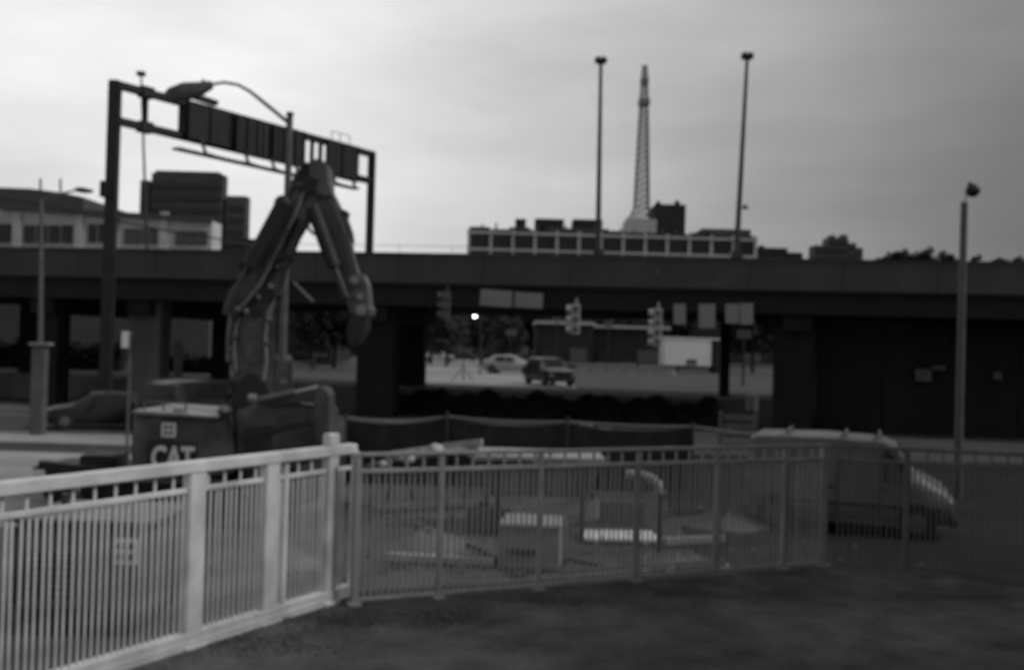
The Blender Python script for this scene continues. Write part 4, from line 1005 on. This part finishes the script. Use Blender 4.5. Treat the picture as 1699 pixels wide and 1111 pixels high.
# white sheet stack
g = gnd(1032, 903); t = thing('sheet_stack', 'thin row of bright white boards lying right of the concrete block', 'board stack', (g.x, g.y, 0), R(2))
k = g.y / 1652
for i in range(1):
    for j, (xa, xb2) in enumerate(((-62, -34), (-32, 20), (22, 64))):
        MB().box((xa * k + random.uniform(-.02, .02), random.uniform(-.03, .03), .05), (xb2 * k, .9, .10)).build('board', 'sheet_white', t)
for x in (-.5, .4): MB().box((x, 0, 0), (x + .1, .7, .048)).build('bearer', 'timber', t)
# curved pale pipe
t = thing('pipe', 'bent pale pipe end sticking up behind the middle railing', 'pipe', (at(1080, 800, 17).x, 17, 0))
MB(t.location).tube([at(1040, 786, 17), at(1065, 788, 17), at(1082, 794, 17), at(1092, 803, 17), at(1096, 818, 17)], .085, 10).build('bend', 'pale_concrete', t, smooth=True)
q_ = at(1096, 818, 17); MB(t.location).tube([q_, (q_.x, 17, 0)], .03, 8).build('stand', 'dark_steel', t)
# white sacks and timber pile
Ys = 21.5
t = thing('timber_rack', 'pale timbers resting on a trestle behind the middle railing', 'timber pile', (at(770, 770, Ys).x, Ys, 0)); r0 = t.location.copy()
for (xa, ya, xb2, yb2, w_) in ((735, 741, 800, 733, .13), (650, 752, 738, 740, .09), (640, 762, 720, 752, .1), (748, 736, 790, 760, .07), (600, 775, 700, 745, .06), (720, 748, 800, 744, .1)):
    MB(r0).bar(at(xa, ya, Ys + random.uniform(-.2, .2)), at(xb2, yb2, Ys + random.uniform(-.2, .2)), w_, w_).build('plank', 'timber', t)
for x in (665, 790):
    for s_ in (-.3, .3):
        tp = at(x, 750, Ys); MB(r0).bar(tp - Vector((0, 0, .05)), Vector((tp.x + s_, Ys + s_, 0)), .05, .05).build('leg', 'dark_steel', t)
    tp = at(x, 755, Ys); MB(r0).bar(tp + Vector((0, -.5, 0)), tp + Vector((0, .5, 0)), .1, .1).build('trestle_top', 'timber', t)
for px, py, r_, lab in ((722, 746, .16, 'bright round white sack on the timbers, the highest and rightmost'), (676, 759, .15, 'round white sack on the timbers, second from the right'), (636, 771, .1, 'small white sack lowest at the left of the timbers')):
    p = at(px, py, Ys - .15); m = MB((p.x, p.y, p.z)); m.ball(p, r_ * 1.1, r_, r_ * .9, 10, 7)
    for v in m.v: v *= 1 + .12 * math.sin(v.x * 40) * math.cos(v.z * 33)
    tag(m.build('sack', 'sack', None, smooth=True, loc=(p.x, p.y, p.z)), lab, 'sack')
# plywood container in the middle
p = at(840, 760, 18.5); t = thing('trough', 'long grey trough on short legs behind the middle railing', 'trough', (p.x, 18.5, 0))
a = at(795, 755, 18.5); b = at(1000, 757, 18.5)
MB().prism([(a.x - p.x + .2, 0, .75), (b.x - p.x - .25, 0, .75), (b.x - p.x, 0, a.z - .08), (a.x - p.x, 0, a.z - .08)], (0, 1.5, 0)).build('body', 'mid_steel', t, bevel=.03)
MB().box((a.x - p.x - .05, -.05, a.z - .078), (b.x - p.x + .05, 1.55, a.z)).build('rim', 'light_steel', t)
for x in (.3, 1.1, 1.9): 
    if a.x - p.x + x < b.x - p.x: MB().box((a.x - p.x + x, -.05, .0), (a.x - p.x + x + .1, -.002, a.z - .12)).build('rib', 'pier', t)
# ground planks, kerbs and rubble
random.seed(9)
k = 0
for (xa, ya, xb2, yb2, w_, mt, lab) in ((770, 985, 1080, 958, .14, 'rubble', 'long pale timber on the ground nearest the middle railing'), (930, 960, 1200, 940, .1, 'rubble', 'pale timber on the ground right of the concrete block'),
        (640, 930, 820, 940, .15, 'timber', 'plank lying left of the concrete block'), (1100, 905, 1200, 900, .2, 'pale_concrete', 'pale beam lying right of the white boards'),
        (620, 850, 820, 838, .2, 'rubble', 'pale beam on the ground behind the left part of the middle railing')):
    a = gnd(xa, ya); b = gnd(xb2, yb2); o = MB(a).bar(a + Vector((0, 0, .08)), b + Vector((0, 0, .08)), w_, .12).build('timber_beam', mt, None, bevel=.01, loc=a); tag(o, lab, 'beam')
m = MB()
for i in range(1500):
    c = random.random()
    x = random.gauss(random.choice((-3, -1.5, 1, 3, 5)), 1.3); y = random.uniform(12.5, 23); s = random.uniform(.02, .07) * (1.6 if random.random() < .06 else 1)
    pts = [Vector((x + random.uniform(-1, 1) * s, y + random.uniform(-1, 1) * s, max(-.01, random.uniform(-.1, 1) * s))) for _ in range(6)]
    m.add(pts, [(0, 1, 2), (0, 2, 3), (0, 3, 1), (1, 2, 4), (2, 3, 5), (3, 1, 4), (4, 2, 5), (4, 5, 3)])
tag(m.build('rubble', 'rubble'), 'scattered broken stones over the building site ground', 'rubble', kind='stuff')
def cone(px, py, label, mt='light_steel', s=1.0):
    g = gnd(px, py); t = thing('traffic_cone', label, 'traffic cone', (g.x, g.y, 0)); t.scale = (s, s, s)
    MB().tube([(0, 0, .03), (0, 0, .7)], [.15, .03], 14).build('body', mt, t, smooth=True)
    MB().tube([(0, 0, .38), (0, 0, .5)], [.092, .068], 14).build('band', 'sheet_white', t)
    MB().box((-.2, -.2, 0), (.2, .2, .03)).build('base', 'rubber', t)
cone(905, 812, 'pale traffic cone right of the trough behind the middle railing', 'mid_steel')
def mound(px, py, rx, ry, h, mt, label):
    g = gnd(px, py); bm_ = MB(); n = 22; vs = []; fs = []
    for i in range(8):
        f = i / 7
        for k in range(n):
            a = 6.2832 * k / n; rr_ = f * (1 + .16 * math.sin(a * 3 + px) + .09 * math.sin(a * 7 + f * 5)); z = h * (1 - f) ** 1.1 * (1 + .25 * math.sin(a * 5 + f * 9)) - (.02 if i == 7 else 0)
            vs.append((rx * rr_ * math.cos(a), ry * rr_ * math.sin(a), z + random.uniform(-.03, .03) * (1 - f)))
    for i in range(7):
        for k in range(n): fs.append((i * n + k, i * n + n + k, i * n + n + (k + 1) % n, i * n + (k + 1) % n))
    tag(bm_.add(vs, fs).build('soil_mound', mt, None, smooth=True, loc=g), label, 'soil mound')
mound(690, 905, 1.1, .8, .35, 'rubble', 'low mound of broken soil left of the pale concrete block')
mound(660, 960, .8, .5, .2, 'dirt', 'smallest soil mound, nearest the corner of the white railing')
mound(1120, 935, .9, .5, .22, 'rubble', 'small soil mound right of the white boards')
mound(980, 850, 1.3, .9, .4, 'dirt', 'dark soil mound behind the white boards')
mound(450, 930, .9, .6, .35, 'rubble', 'rough soil mound seen through the white railing')
mound(1200, 870, 1.2, .8, .3, 'dirt', 'low soil mound beside the rear of the van')
pts = [gnd(x, y) + Vector((0, 0, .03)) for x, y in ((700, 905), (760, 900), (800, 915), (860, 960), (940, 930), (1010, 945), (1100, 925), (1180, 935))]
tag(MB().tube(pts, .03, 6).build('cable', 'rubber'), 'black cable snaking over the ground in front of the concrete block', 'cable')
for i, (px, py, lab) in enumerate(((1000, 868, 'stack of grey bricks behind the white boards'), (770, 880, 'stack of grey bricks right of the largest soil mound'))):
    g = gnd(px, py); t = thing('brick_stack', lab, 'brick stack', (g.x, g.y, 0), R(8 - 20 * i))
    me = MB().box((0, 0, 0), (.21, .1, .068)).mesh('brick', 'rubble', bevel=0)
    for z in range(6):
        for x in range(4): 
            for y in range(2): inst(me, 'brick', t, (x * .225 + random.uniform(-.008, .008), y * .11, z * .074), (0, 0, random.uniform(-.04, .04)))
for px, py, pb, Y, lab in ((848, 545, 590, 100, 'thin dark pole behind the silver car'), (925, 520, 590, 98, 'thin dark pole behind the roof of the dark car'), (1010, 530, 590, 104, 'thin dark pole between the hanging signals'), (1235, 545, 600, 70, 'dark post right of the box truck')):
    p = at(px, py, Y); t = thing('post', lab, 'post', (p.x, Y, 1.2))
    MB().tube([(0, 0, 0), (0, 0, p.z - 1.2)], .08, 6).build('pole', 'black_steel', t); MB().bar((-.5, -.06, p.z - 1.6), (.5, -.06, p.z - 1.6), .05, .6).build('panel', 'mid_steel', t)
# bird
p = at(1237, 345, 70); t = thing('bird', 'small dark bird in the sky right of the right lamp mast', 'bird', p)
MB().ball((0, 0, 0), .26, .12, .09).build('body', 'black_steel', t, smooth=True)
for s_ in (-1, 1): MB().prism([(.1, 0, .03), (-.12, 0, .03), (-.25, s_ * .35, .14), (-.02, s_ * .4, .16)], (0, 0, .015)).build('wing', 'black_steel', t)
